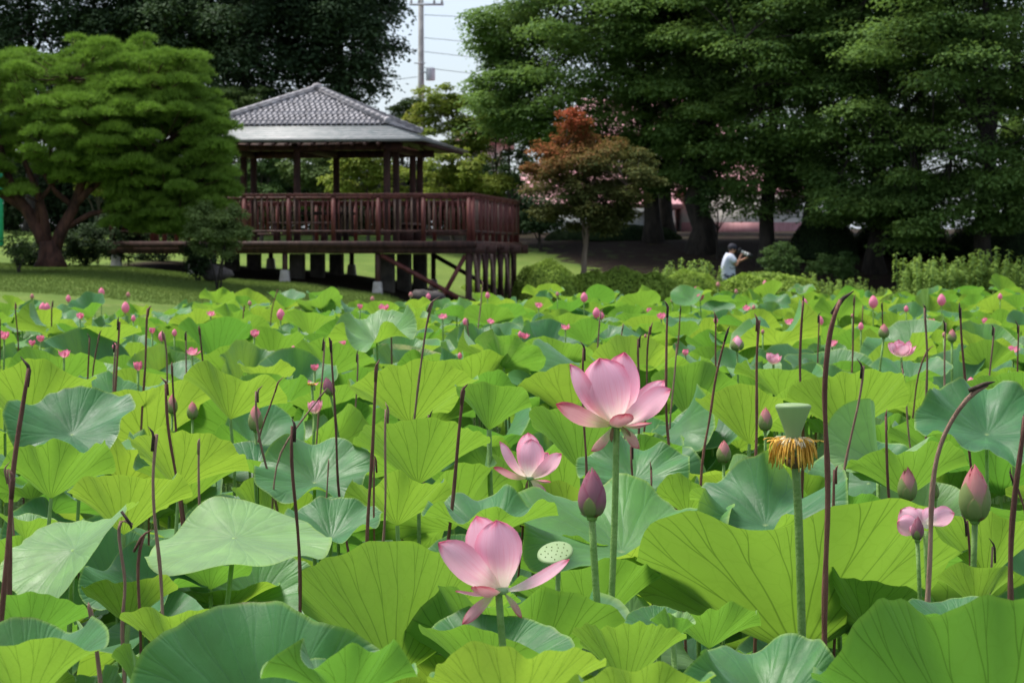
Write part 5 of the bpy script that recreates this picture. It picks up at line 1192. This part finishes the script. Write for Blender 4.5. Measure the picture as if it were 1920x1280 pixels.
# seed head with drooping stamens
o0 = P(1489, 822, 4.15); k = 4.15/FPX; t = thing('lotus_seed_pod', 'pale green seed pod fringed with drooping yellow stamens on a thick stem', 'seed head', o0)
def LP(x, y, z=0): return P(x, y, 4.15+z*k)-o0
pr = [(10, -30), (11, -12), (12.5, 0), (16, 14), (23, 34), (30, 52), (33, 59), (34, 62), (33, 65), (29, 67), (20, 68), (0, 68.5)]
MB().lathe([(r_*k, z_*k) for r_, z_ in pr], seg=28).build('pod', M['pod_pale'], t, True).location = (LP(1487, 824))
rg = np.random.default_rng(8)
for nm, mt, n, f0, f1 in (('stamens', 'stamen', 190, .25, 1.0), ('stamen_bases', 'stamen_pale', 120, 0, .55)):
    mb = MB()
    for i in range(n):
        a = rg.uniform(0, 2*np.pi); r0 = 15*k; out_r = rg.uniform(18, 48)*k; dn = rg.uniform(14, 60)*k; up_ = rg.uniform(-3, 8)*k
        if rg.random() < .14: out_r *= 1.3; dn *= .15
        p0 = Vector((r0*math.cos(a), r0*math.sin(a), rg.uniform(-4, 4)*k)); p2 = Vector((out_r*math.cos(a), out_r*math.sin(a), -dn)); p1 = Vector((out_r*.95*math.cos(a), out_r*.95*math.sin(a), up_))
        pts = [p0*(1-u)**2+p1*2*u*(1-u)+p2*u*u for u in np.linspace(f0, f1, 6)]
        mb.tube(pts, np.array([.0005, .0006, .0007, .0011, .0014, .0008])*(1 if nm == 'stamens' else .8), 5)
    o = mb.build(nm, M[mt], t, True); o['kind'] = 'stuff'
MB().lathe([(.006, -.012), (.018, -.006), (.02, .004), (.012, .01)], LP(1491, 866), 12).build('receptacle', M['sepal'], t, True)
stem_line(t, o0, [(1490, 850), (1495, 885), (1498, 1000), (1502, 1110), (1504, 1222)], 4.15, [.0078, .0078, .0075, .0075, .0075])
# flat seed pod
def flatpod(px, py, d, rp, label, tilt, stem_to, mat='pod_pale', seeds=19, hp=30, sr=.005):
    o0 = P(px, py, d); k = d/FPX; t = thing('lotus_seed_pod', label, 'seed pod', o0); r = rp*k; h = hp*k
    e = Euler(tilt)
    p_ = MB().lathe([(r*.18, -h), (r*.5, -h*.6), (r*.95, -h*.12), (r*1.02, -h*.02), (r, h*.05), (r*.9, h*.09), (0, h*.1)], seg=26).build('pod', M[mat], t, True); p_.rotation_euler = e
    if seeds:
        for i in range(seeds):
            a = i*2.39996; q = math.sqrt((i+.5)/seeds)*r*.82
            s = MB().lathe([(0, -.001), (.038*r, 0), (.034*r, .012*r*2), (0, .02*r*2)], seg=8).build('seed', M['seed'], p_, True); s.location = (q*math.cos(a), q*math.sin(a), h*.1)
    q = e.to_matrix() @ Vector((0, 0, -h)); pix = proj(o0+q)
    stem_line(t, o0, [pix]+list(stem_to), d, sr); return t
flatpod(1041, 1036, 4.35, 34, 'flat-topped pale green seed pod with dark seed dots beside the lowest flower', (R(28), R(-12), 0), [(1046, 1100)], hp=34)
# small distant blossoms
def cup_flower(px, py, d, wpx, openness, label, seed, mat='petal', n=9, stem=True, yel=False, hf=.8):
    """smaller open or half open flower; openness 0 closed .. 1 flat"""
    o0 = P(px, py+wpx*.35, d); k = d/FPX; r = wpx/2*k; t = thing('lotus_flower', label, 'lotus flower', o0); rg = np.random.default_rng(seed)
    for i in range(n):
        a = i*2.39996+rg.uniform(-.2, .2); layer = i/n; el = R(80-60*openness*(.35+.65*(1-layer)))+rg.uniform(-.1, .1); L_ = r*1.15*rg.uniform(.85, 1.1)
        tip = np.array([math.cos(a)*math.cos(el), math.sin(a)*math.cos(el), math.sin(el)])*L_; N = np.array([math.cos(a), math.sin(a), -.3]); base = np.array([math.cos(a), math.sin(a), 0])*r*.08
        me = petal_mesh(base, tip, N, r*.78, .2, .5, seed=seed*10+i, nu=7, nv=8); link('petal', me, t, M[mat])
    if yel:
        MB().lathe([(r*.1, 0), (r*.35, r*.1), (r*.38, r*.4), (r*.3, r*.45), (0, r*.45)], seg=12).build('pod', M['pod'], t, True)
        mb = MB()
        for i in range(60):
            a = rg.uniform(0, 6.28); mb.tube([(r*.3*math.cos(a), r*.3*math.sin(a), 0), (r*.6*math.cos(a), r*.6*math.sin(a), r*rg.uniform(.1, .4))], [.0008, .0015], 4)
        mb.build('stamens', M['stamen'], t)['kind'] = 'stuff'
    stem_line(t, o0, [(px, py+wpx*.35), (px+rg.uniform(-3, 3), py+wpx*.35+60)], d, .005)
    return t
CF2 = [(150, 590, 14, 16), (395, 585, 15, 15), (560, 600, 14, 17), (640, 640, 11.5, 20), (830, 590, 15, 15), (1010, 570, 18, 15), (1480, 600, 14, 18), (1560, 640, 11, 20), (1850, 600, 14, 18), (1745, 600, 14, 17), (360, 655, 10.5, 22), (1060, 610, 13.5, 16), (920, 600, 14.5, 14), (1400, 575, 17, 15), (120, 660, 10.5, 22), (1900, 650, 11, 22)]
CF = [(1690, 646, 9.6, 58, .75, 'distant wide open pink flower at right, largest beyond the foreground'), (1450, 668, 9.0, 38, .5, 'pink flower half sunk in leaves above the fringed seed head'),
 (590, 759, 7.3, 42, .35, 'pink cup-shaped flower left of centre beneath the slanting dry stalk'), (8, 704, 7.9, 36, .55, 'pink flower cut by the left edge, left of the tall dry stalk'),
 (8, 625, 11, 28, .5, 'pink flower at the left edge beyond the nearer one'), (76, 632, 12, 22, .4, 'small pale pink blossom, right of the pair at left'), (60, 641, 11.6, 18, .4, 'small deep pink blossom, left of the pair at left'),
 (259, 684, 9, 28, .25, 'pink blossom leaning against the tall stalk at left'), (285, 618, 12, 18, .3, 'small pink blossom behind the tall stalk at left'), (477, 623, 11.8, 24, .3, 'rounded pink blossom left of centre'),
 (590, 686, 9, 22, .45, 'small white-pink blossom above the pink cup-shaped flower'), (719, 573, 17.5, 22, .7, 'small star-like pink blossom below the pavilion'), (675, 573, 17.5, 16, .3, 'small round pink blossom left of the star-like one below the pavilion'),
 (983, 627, 11.5, 20, .7, 'small pink star blossom above the bright fan leaf in the centre'), (1217, 581, 16, 18, .2, 'pink bud-like blossom beyond the biggest flower'), (1240, 590, 15, 20, .7, 'flat pink blossom beyond the biggest flower on its right'),
 (1313, 556, 20, 20, .25, 'lower one of the two pink blossoms left of the photographer'), (1306, 540, 22, 16, .2, 'upper one of the two pink blossoms left of the photographer'), (1285, 659, 9.6, 20, .25, 'round pink blossom right of the biggest flower'),
 (1322, 690, 8.6, 30, .8, 'fading white blossom with yellow stamens right of the biggest flower'), (915, 727, 8.0, 44, .9, 'collapsed pale blossom with orange centre behind the bright fan leaf'), (660, 604, 13, 18, .6, 'ragged small blossom left of the bent dark stalk'),
 (585, 713, 8.4, 24, .9, 'small yellow-stamened seed head above the pink cup-shaped flower')]
for i, (px, py, d, w, op, lb) in enumerate(CF): cup_flower(px, py, d, w*1.12, op, lb, 300+i, mat=('petal' if w > 34 else 'petal_far'), yel=('yellow' in lb or 'orange' in lb), n=(2 if i == 22 else 9))
# collapsed flower at right
t, o0, k = flower(1735, 990, 4.35, [(2, -10, 0, 1790, 962, -6, (0, -.4, -1), 44, .12, .6, 'petal'), (-8, 0, 2, 1688, 955, 6, (-.3, .6, -.7), 46, .14, .5, 'petal'), (-8, 4, -4, 1682, 978, -8, (-.3, .2, -1), 40, .14, .5, 'petal'),
 (-6, 0, 6, 1716, 952, 14, (0, .5, -.8), 44, .12, .5, 'petal'), (-4, 2, -8, 1708, 1000, -20, (-.2, .2, -1), 38, .14, .5, 'petal'), (0, 0, 4, 1752, 950, 10, (.2, .5, -.8), 36, .1, .5, 'petal')], 'collapsed pink flower lying in the leaves behind the hooked dry stalk')
stem_line(t, o0, [(1735, 995), (1737, 1040)], 4.35, .005)
# small far buds
budV = None
def mini_bud(px, py, d, w, label, mat='petal_back', h_=1.35):
    o0 = P(px, py+w*.6, d); k = d/FPX; t = thing('lotus_bud', label, 'lotus bud', o0); r = w/2*k; nt_, prof = 10, [(0.25, 0), (.7, .12), (1, .38), (.85, .65), (.5, .86), (0.02, 1)]
    ang = np.linspace(0, 2*np.pi, nt_, endpoint=False); V = []; UV = []
    for i, (q, z) in enumerate(prof):
        for j, a in enumerate(ang): rr = q*r*(1+.06*math.cos(3*a)); V.append((rr*math.cos(a), rr*math.sin(a), z*2*r*h_)); UV.append((.5+.2*math.sin(a*3), .25+z*.7))
    F = np.array([(i*nt_+j, i*nt_+(j+1) % nt_, (i+1)*nt_+(j+1) % nt_, (i+1)*nt_+j) for i in range(len(prof)-1) for j in range(nt_)])
    link('petals', np_mesh('petals', np.array(V), F, True, np.array(UV)), t, M[mat]); stem_line(t, o0, [(px, py+w*.6), (px+.5, py+w*.6+50)], d, .0045)
MBud = [(80, 578, 17, 15), (88, 577, 17, 13), (235, 577, 17, 16), (190, 548, 22, 12), (178, 559, 20, 13), (128, 560, 20, 10), (250, 597, 14, 9), (60, 556, 21, 8), (303, 631, 12, 14), (327, 624, 12, 10), (526, 590, 15, 16), (550, 655, 10.5, 10), (215, 650, 10, 10),
 (1095, 558, 19, 14), (1118, 587, 15, 15), (1128, 592, 15, 10), (1210, 630, 11, 6), (1508, 568, 18, 12), (1537, 602, 13, 14), (1614, 612, 12, 11), (1637, 567, 18, 18), (1699, 579, 17, 9), (1765, 563, 18, 17), (1342, 601, 13, 9), (1413, 577, 17, 8), (1598, 592, 14, 6),
 (872, 603, 13.5, 10), (749, 605, 13, 10), (862, 667, 10, 9), (975, 627, 11.5, 9), (914, 554, 21, 9), (803, 556, 21, 9), (698, 561, 20, 8), (1261, 563, 20, 8), (1045, 552, 22, 7), (1820, 720, 7.8, 18), (1875, 556, 21, 9), (1770, 628, 11, 8), (1430, 622, 12, 7), (240, 553, 21, 8), (1380, 547, 23, 7), (468, 569, 18, 8), (1434, 532, 27, 9), (1346, 534, 27, 8), (770, 553, 21, 8)]
mini = []
for px, py, d, w in MBud: mini.append((px, py, d, w))
# ------------------------------------------------------------------ dry stalks
def stalk(pts, w, label, d=None, tip='', mat='stalk', group='dry brown lotus stalks standing over the leaves'):
    """pts photo pixels top to bottom, w width in photo pixels"""
    d = d or max(3.2, min(16, 46.0/w)); o0 = P(pts[-1][0], pts[-1][1], d); t = thing('dry_stalk', label, 'dry stalk', o0, 0, group)
    r = w/2*d/FPX
    stem_line(t, o0, pts, d, [r*.72, r*.85, r*.95, r*1.05, r*1.1], mat, 'stalk_shaft')
    q = P(*pts[0], d)-o0; q2 = P(*pts[1], d)-o0; dr = (q-q2).normalized()
    tw_ = rng.uniform(-.5, .5); s_ = Vector((tw_, 0, 0))
    MB().tube([q-dr*.03, q-dr*.004, q+dr*.004+s_*.006, q+(dr+s_*2)*rng.uniform(.008, .02)], [r*.70, r*.74, r*.6, r*.12], 8).build('broken_tip', M['stalk_tip' if rng.random() < .6 else mat], t, True)
    return t
S = [
 ([(55, 690), (42, 790), (28, 920), (14, 1100), (8, 1290)], 13, 'tall leaning dry stalk crossing the left edge, longest at left', 3.6, 'stalk'),
 ([(24, 896), (20, 960), (10, 1100), (2, 1290)], 14, 'thick dark dry stalk in the bottom left corner beside the longest one', 3.3, 'stalk'),
 ([(221, 603), (219, 680), (213, 776)], 6, 'straight dry stalk, left one of the tall pair at left', 8.2, 'stalk'), ([(214, 645), (212, 700), (212, 770)], 5, 'shorter dry stalk right against the straight one at left', 8.4, 'stalk_pale'),
 ([(279, 578), (272, 630), (267, 740)], 6, 'tall slightly curved dry stalk at left reaching the far leaves', 8.0, 'stalk'), ([(168, 633), (167, 680), (167, 722)], 4.5, 'thin dark dry stalk left of the tall pair at left', 9.5, 'stalk'), ([(187, 625), (178, 680)], 4, 'thin slanting dry stalk just left of the tall pair', 10, 'stalk'),
 ([(304, 624), (311, 660), (313, 715)], 5, 'thin dry stalk above the two crossed ones at left', 9, 'stalk_pale'), ([(313, 719), (318, 790), (329, 880), (335, 948)], 8, 'long dry stalk in front of the yellow-green bowl leaf, leftmost of its pair', 5.7, 'stalk'),
 ([(322, 686), (325, 750), (333, 828)], 6, 'dry stalk crossing just behind the long one at left', 6.5, 'stalk'), ([(288, 814), (282, 880), (288, 970), (300, 1060), (305, 1138)], 9, 'pale split dry stalk left of the hovering pale leaf', 4.0, 'stalk_pale'),
 ([(279, 950), (280, 990), (281, 1050)], 6, 'short dry stalk directly behind the pale split one', 5.1, 'stalk'),
 ([(372, 828), (372, 900), (374, 955), (385, 1080)], 7, 'dry stalk rising behind the hovering pale leaf', 5.4, 'stalk_pale'), ([(553, 798), (551, 860), (555, 950), (557, 1060)], 9, 'dark red dry stalk at the right end of the hovering pale leaf', 4.2, 'stalk'),
 ([(483, 733), (485, 800), (499, 880), (515, 942)], 6.5, 'curved dry stalk crossing the pink bud left of centre', 6.0, 'stalk_pale'), ([(521, 717), (510, 755), (487, 808)], 5, 'dark slanting dry stalk right of the pink bud left of centre', 6.8, 'stalk'),
 ([(609, 733), (575, 775), (523, 848)], 5, 'diagonal dry stalk leaning across to the dark red one', 5.9, 'stalk_pale'), ([(606, 640), (602, 700), (595, 803)], 5, 'thin dry stalk left of the long one near the centre', 7.4, 'stalk_pale'),
 ([(619, 638), (626, 740), (638, 910), (651, 1020)], 6.5, 'long thin dry stalk left of centre passing the dark purple bud', 5.6, 'stalk'), ([(705, 688), (701, 780), (697, 880), (694, 990)], 9, 'dark dry stalk with a knobbed tip, left of the central trio', 4.7, 'stalk'),
 ([(728, 767), (724, 860), (716, 992)], 6.5, 'pale dry stalk, right of the central trio', 4.8, 'stalk_pale'), ([(705, 860), (707, 900), (704, 975)], 5.5, 'short crooked dry stalk between the knobbed one and the pale one', 4.9, 'stalk'),
 ([(867, 731), (861, 800), (854, 880), (848, 956)], 9.5, 'dark straight dry stalk left of the small open flower', 4.8, 'stalk'), ([(809, 567), (797, 593), (786, 700), (772, 826)], 6, 'long dry stalk bent at its black tip, reaching up to the pavilion water edge', 6.6, 'stalk_pale'),
 ([(733, 601), (735, 700)], 5, 'faint thin dry stalk behind the centre left leaves', 10, 'stalk_pale'), ([(669, 664), (666, 755)], 4.5, 'pale thin dry stalk left of the knobbed dark one', 8.5, 'stalk_pale'), ([(807, 777), (803, 800), (800, 824)], 5, 'short dry stub by the foot of the long bent one', 6.6, 'stalk_pale'),
 ([(616, 868), (612, 940), (609, 1036)], 5, 'thin dry stalk right of the dark red one, over blue-green leaves', 5.2, 'stalk_pale'), ([(1096, 652), (1097, 760), (1098, 885), (1088, 1000)], 6.5, 'dry stalk passing behind the biggest flower and the purple bud', 5.2, 'stalk'),
 ([(1186, 836), (1186, 885)], 6, 'short dry stalk behind the right drooping petal of the biggest flower', 5.2, 'stalk'), ([(1252, 574), (1249, 640), (1250, 740), (1258, 846)], 7, 'tall dark dry stalk right behind the biggest flower', 6.1, 'stalk'),
 ([(1221, 612), (1215, 660), (1212, 712)], 5, 'thin dry stalk left of the tall dark one behind the biggest flower', 8, 'stalk'), ([(1199, 635), (1198, 690)], 6, 'stubby dry stalk above the right petals of the biggest flower', 7.6, 'stalk'), ([(1269, 648), (1264, 720)], 5, 'thin dry stalk right of the tall dark one beyond the biggest flower', 8.2, 'stalk_pale'), ([(1276, 578), (1272, 640)], 4, 'faint far dry stalk between the biggest flower and the round pink blossom', 12, 'stalk'),
 ([(1578, 562), (1566, 580), (1558, 640), (1549, 740), (1548, 850), (1547, 965)], 14, 'tall thick dry stalk with curled tip, tallest of all', 3.9, 'stalk'), ([(1506, 563), (1503, 610), (1503, 737)], 7, 'straight dark dry stalk left of the tall thick one', 6.8, 'stalk'),
 ([(1420, 600), (1417, 640), (1419, 740), (1418, 844)], 7.5, 'straight dry stalk left of the small slender bud', 6.0, 'stalk'), ([(1364, 620), (1350, 670), (1338, 725), (1332, 790), (1322, 848)], 6.5, 'slanting dark dry stalk right of the round pink blossom', 6.2, 'stalk'),
 ([(1341, 592), (1342, 700)], 5, 'thin far dry stalk left of the bright pink round bud', 9, 'stalk'), ([(1616, 686), (1612, 730), (1595, 820), (1582, 878)], 6.5, 'slanting dry stalk just right of the tall thick one', 5.4, 'stalk_pale'),
 ([(1661, 780), (1665, 860), (1675, 985)], 7.5, 'dark dry stalk in front of the shell-hovering pale leaf', 4.9, 'stalk'), ([(1846, 720), (1822, 730), (1796, 762), (1768, 812), (1752, 870), (1746, 940), (1744, 1022)], 13, 'hooked dry stalk bending to the right near the largest pink bud', 4.0, 'stalk_pale'),
 ([(1799, 577), (1803, 640), (1811, 727)], 6.5, 'dark dry stalk above the hooked one', 7, 'stalk'), ([(1735, 577), (1736, 650), (1736, 738)], 6, 'pale straight dry stalk left of the dark one above the hooked one', 7.5, 'stalk_pale'),
 ([(1922, 780), (1912, 860), (1903, 960), (1898, 1092)], 15, 'thick reddish dry stalk crossing the right edge', 3.7, 'stalk'), ([(1567, 880), (1568, 920), (1567, 962)], 7.5, 'short dry stalk just right of the foot of the tall thick one', 4.7, 'stalk'),
 ([(1894, 888), (1900, 905), (1918, 930)], 6, 'thin dark bent stalk behind the thick reddish one', 4.6, 'stalk'), ([(1810, 976), (1814, 1030), (1817, 1094)], 6.5, 'dry stalk just left of the largest pink bud stem', 4.4, 'stalk'), ([(1865, 1024), (1866, 1060), (1859, 1110)], 6.5, 'short curved dry stalk right of the largest pink bud stem', 4.1, 'stalk_pale'),
 ([(246, 984), (236, 970), (216, 964), (217, 1020), (232, 1095), (226, 1160), (230, 1232)], 9, 'pale crooked stalk with a folded-over tip, lower left', 4.0, 'stalk_pale'), ([(267, 1004), (253, 1030), (252, 1100), (259, 1190), (263, 1290)], 8.5, 'brown bent stalk right of the pale crooked one, lower left', 3.7, 'stalk'),
 ([(168, 1142), (178, 1190), (190, 1290)], 13, 'thick pale broken stalk rising from the bottom edge at left', 3.4, 'stalk_pale'), ([(8, 880), (16, 915)], 6, 'short pale stub at the left edge', 4.6, 'stalk_pale'),
 ([(978, 962), (975, 1002)], 6, 'short dark stub left of the small open flower stem', 5.0, 'stalk'), ([(1221, 880), (1222, 930)], 6, 'short dark stalk right of the biggest flower stem', 5.2, 'stalk'), ([(1181, 712), (1174, 760)], 5.5, 'short grey stalk behind the left petals of the biggest flower', 7.4, 'stalk_pale'),
 ([(1534, 592), (1533, 700)], 4, 'faint dry stalk between the straight dark and the tall thick ones', 9.5, 'stalk'), ([(1601, 560), (1599, 655)], 4.5, 'thin far dry stalk right of the tall thick one', 9.5, 'stalk'), ([(1653, 570), (1655, 610)], 4, 'thin far dry stalk just behind the pink bud at right', 12, 'stalk'), ([(1771, 605), (1771, 720)], 5, 'thin dry stalk between the two tall ones at right', 8, 'stalk_pale'),
 ([(1862, 614), (1855, 700)], 5, 'thin dry stalk right of the dark one above the hooked one', 8.2, 'stalk_pale'), ([(1908, 610), (1908, 700)], 4.5, 'thin dry stalk near the right edge, far half', 8.8, 'stalk'), ([(1692, 690), (1700, 735)], 5, 'pale short slanting stalk below the distant open flower', 7.4, 'stalk_pale'), ([(1741, 655), (1717, 705)], 4.5, 'dark slanting stalk right below the distant open flower', 8.5, 'stalk'),
 ([(373, 615), (381, 685)], 5, 'leaning dark dry stalk left of the rounded pink blossom', 9.5, 'stalk'), ([(347, 625), (349, 690)], 4.5, 'pale thin dry stalk left of the leaning dark one', 9.8, 'stalk_pale'), ([(99, 566), (98, 635)], 3.6, 'faint far dry stalk in the left far corner', 14, 'stalk'), ([(30, 570), (32, 625)], 3.6, 'faint far dry stalk near the left edge', 14, 'stalk'),
 ([(0, 600), (1, 700)], 4, 'thin dry stalk on the left edge itself', 10, 'stalk'), ([(520, 545), (511, 575)], 3, 'faint thin dry stalk before the pavilion footing', 18, 'stalk'), ([(905, 530), (898, 610)], 3.5, 'pale far dry stalk below the deck corner', 15, 'stalk_pale'), ([(877, 600), (882, 655)], 4, 'thin far dry stalk, centre of the far leaves', 12, 'stalk_pale'), ([(1126, 585), (1122, 670)], 4.5, 'thin dry stalk above the left of the biggest flower', 9.5, 'stalk_pale'),
 ([(458, 575), (457, 640)], 3.2, 'faint dry stalk left of the rounded pink blossom', 14, 'stalk'), ([(918, 640), (919, 700)], 4, 'dark thin dry stalk above the bright fan leaf', 9.8, 'stalk'), ([(1618, 575), (1617, 600)], 3.2, 'faint far dry stalk right of centre', 16, 'stalk'), ([(1168, 610), (1160, 660)], 4, 'thin far dry stalk just above the top petals of the biggest flower', 11, 'stalk_pale')]
for pts, w, lb, d, mt in S: stalk(pts, w*.92, lb, d, mat=mt)
# ------------------------------------------------------------------ labels for the leaves of the field and far buds, told apart by what they stand beside
LM = {'the biggest open flower': (1150, 750), 'the small open flower': (990, 870), 'the lowest open flower': (930, 1080), 'the purple bud': (1110, 920), 'the fringed seed head': (1490, 820), 'the tall thick dry stalk': (1552, 700), 'the hooked dry stalk': (1790, 780),
 'the largest pink bud': (1828, 930), 'the distant open flower at right': (1690, 645), 'the bright pink round bud': (1382, 643), 'the pink cup-shaped flower': (590, 757), 'the knobbed dry stalk': (703, 720), 'the tall stalk at left': (274, 640), 'the rounded pink blossom left of centre': (477, 622),
 'the pink bud left of centre': (479, 782), 'the pale boat-shaped leaf': (120, 990), 'the hovering pale leaf': (435, 1000), 'the long stalk with black bent tip': (795, 620), 'the small star blossom at centre': (983, 627), 'the dark red dry stalk': (553, 850), 'the longest stalk at left': (48, 740),
 'the pink flower on the left edge': (8, 704), 'the shell-folded leaf': (1655, 820), 'the thick stalk at the right edge': (1910, 900), 'the round blossom right of the biggest flower': (1285, 659), 'the dark straight stalk near centre': (862, 780), 'the two crooked stalks at lower left': (238, 1080), 'the flat seed pod': (1041, 1036),
 'the photographer': (1365, 540), 'the maple trunk': (1087, 540), 'the deck corner': (885, 550), 'the star-like blossom below the pavilion': (719, 573), 'the pine trunk': (95, 500), 'the left pair of far blossoms': (70, 635)}
def where(px, py):
    nm, (x, y) = min(LM.items(), key=lambda kv: (kv[1][0]-px)**2+((kv[1][1]-py)*1.3)**2)
    dx, dy = px-x, py-y; a = math.degrees(math.atan2(-dy, dx)) % 360
    dn = ('right of', 'above-right of', 'above', 'above-left of', 'left of', 'below-left of', 'below', 'below-right of')[int((a+22.5)//45) % 8]
    return nm, dn, math.hypot(dx, dy)
ordw = ('nearest to it', 'second from it', 'third from it', 'fourth from it', 'fifth from it', 'sixth from it', 'seventh from it', 'eighth from it', 'ninth from it', 'tenth from it', 'eleventh from it', 'twelfth from it')
buck = {}
for o, f in near_leaf:
    px, py = proj((f[0], f[1], f[2]+.03)); nm, dn, ds = where(px, py); buck.setdefault((nm, dn), []).append((ds, o, f, px, py))
for (nm, dn), L_ in buck.items():
    L_.sort(key=lambda q: q[0])
    for i, (ds, o, f, px, py) in enumerate(L_):
        look = 'blue-green leaf' if f[4] > 13 else ('cupped yellow-green leaf' if f[7] % 13 in (0, 1, 3, 6, 8, 10) else 'wavy green leaf')
        if f[1] < 7: look = 'low '+look
        o['label'] = f'{look} {dn} {nm}'+(f', {ordw[min(i, 11)]}' if len(L_) > 1 else '')
buck = {}
for b in mini: nm, dn, ds = where(b[0], b[1]); buck.setdefault((nm, dn), []).append((ds, b))
for (nm, dn), L_ in buck.items():
    L_.sort(key=lambda q: q[0])
    for i, (ds, b) in enumerate(L_):
        mini_bud(*b, f'small far pink bud {dn} {nm}'+(f', {ordw[min(i, 11)]}' if len(L_) > 1 else ''), 'bud_pink' if b[3] < 9 else 'petal_far')
buck = {}
for b in CF2: nm, dn, ds = where(b[0], b[1]); buck.setdefault((nm, dn), []).append((ds, b))
for (nm, dn), L_ in buck.items():
    L_.sort(key=lambda q: q[0])
    for i, (ds, b) in enumerate(L_): cup_flower(b[0], b[1], b[2], b[3]*1.35, rng.uniform(.45, .9), f'small open pink blossom {dn} {nm}'+(f', {ordw[min(i, 11)]}' if len(L_) > 1 else ''), 700+int(b[0]), mat='petal_far', n=7)
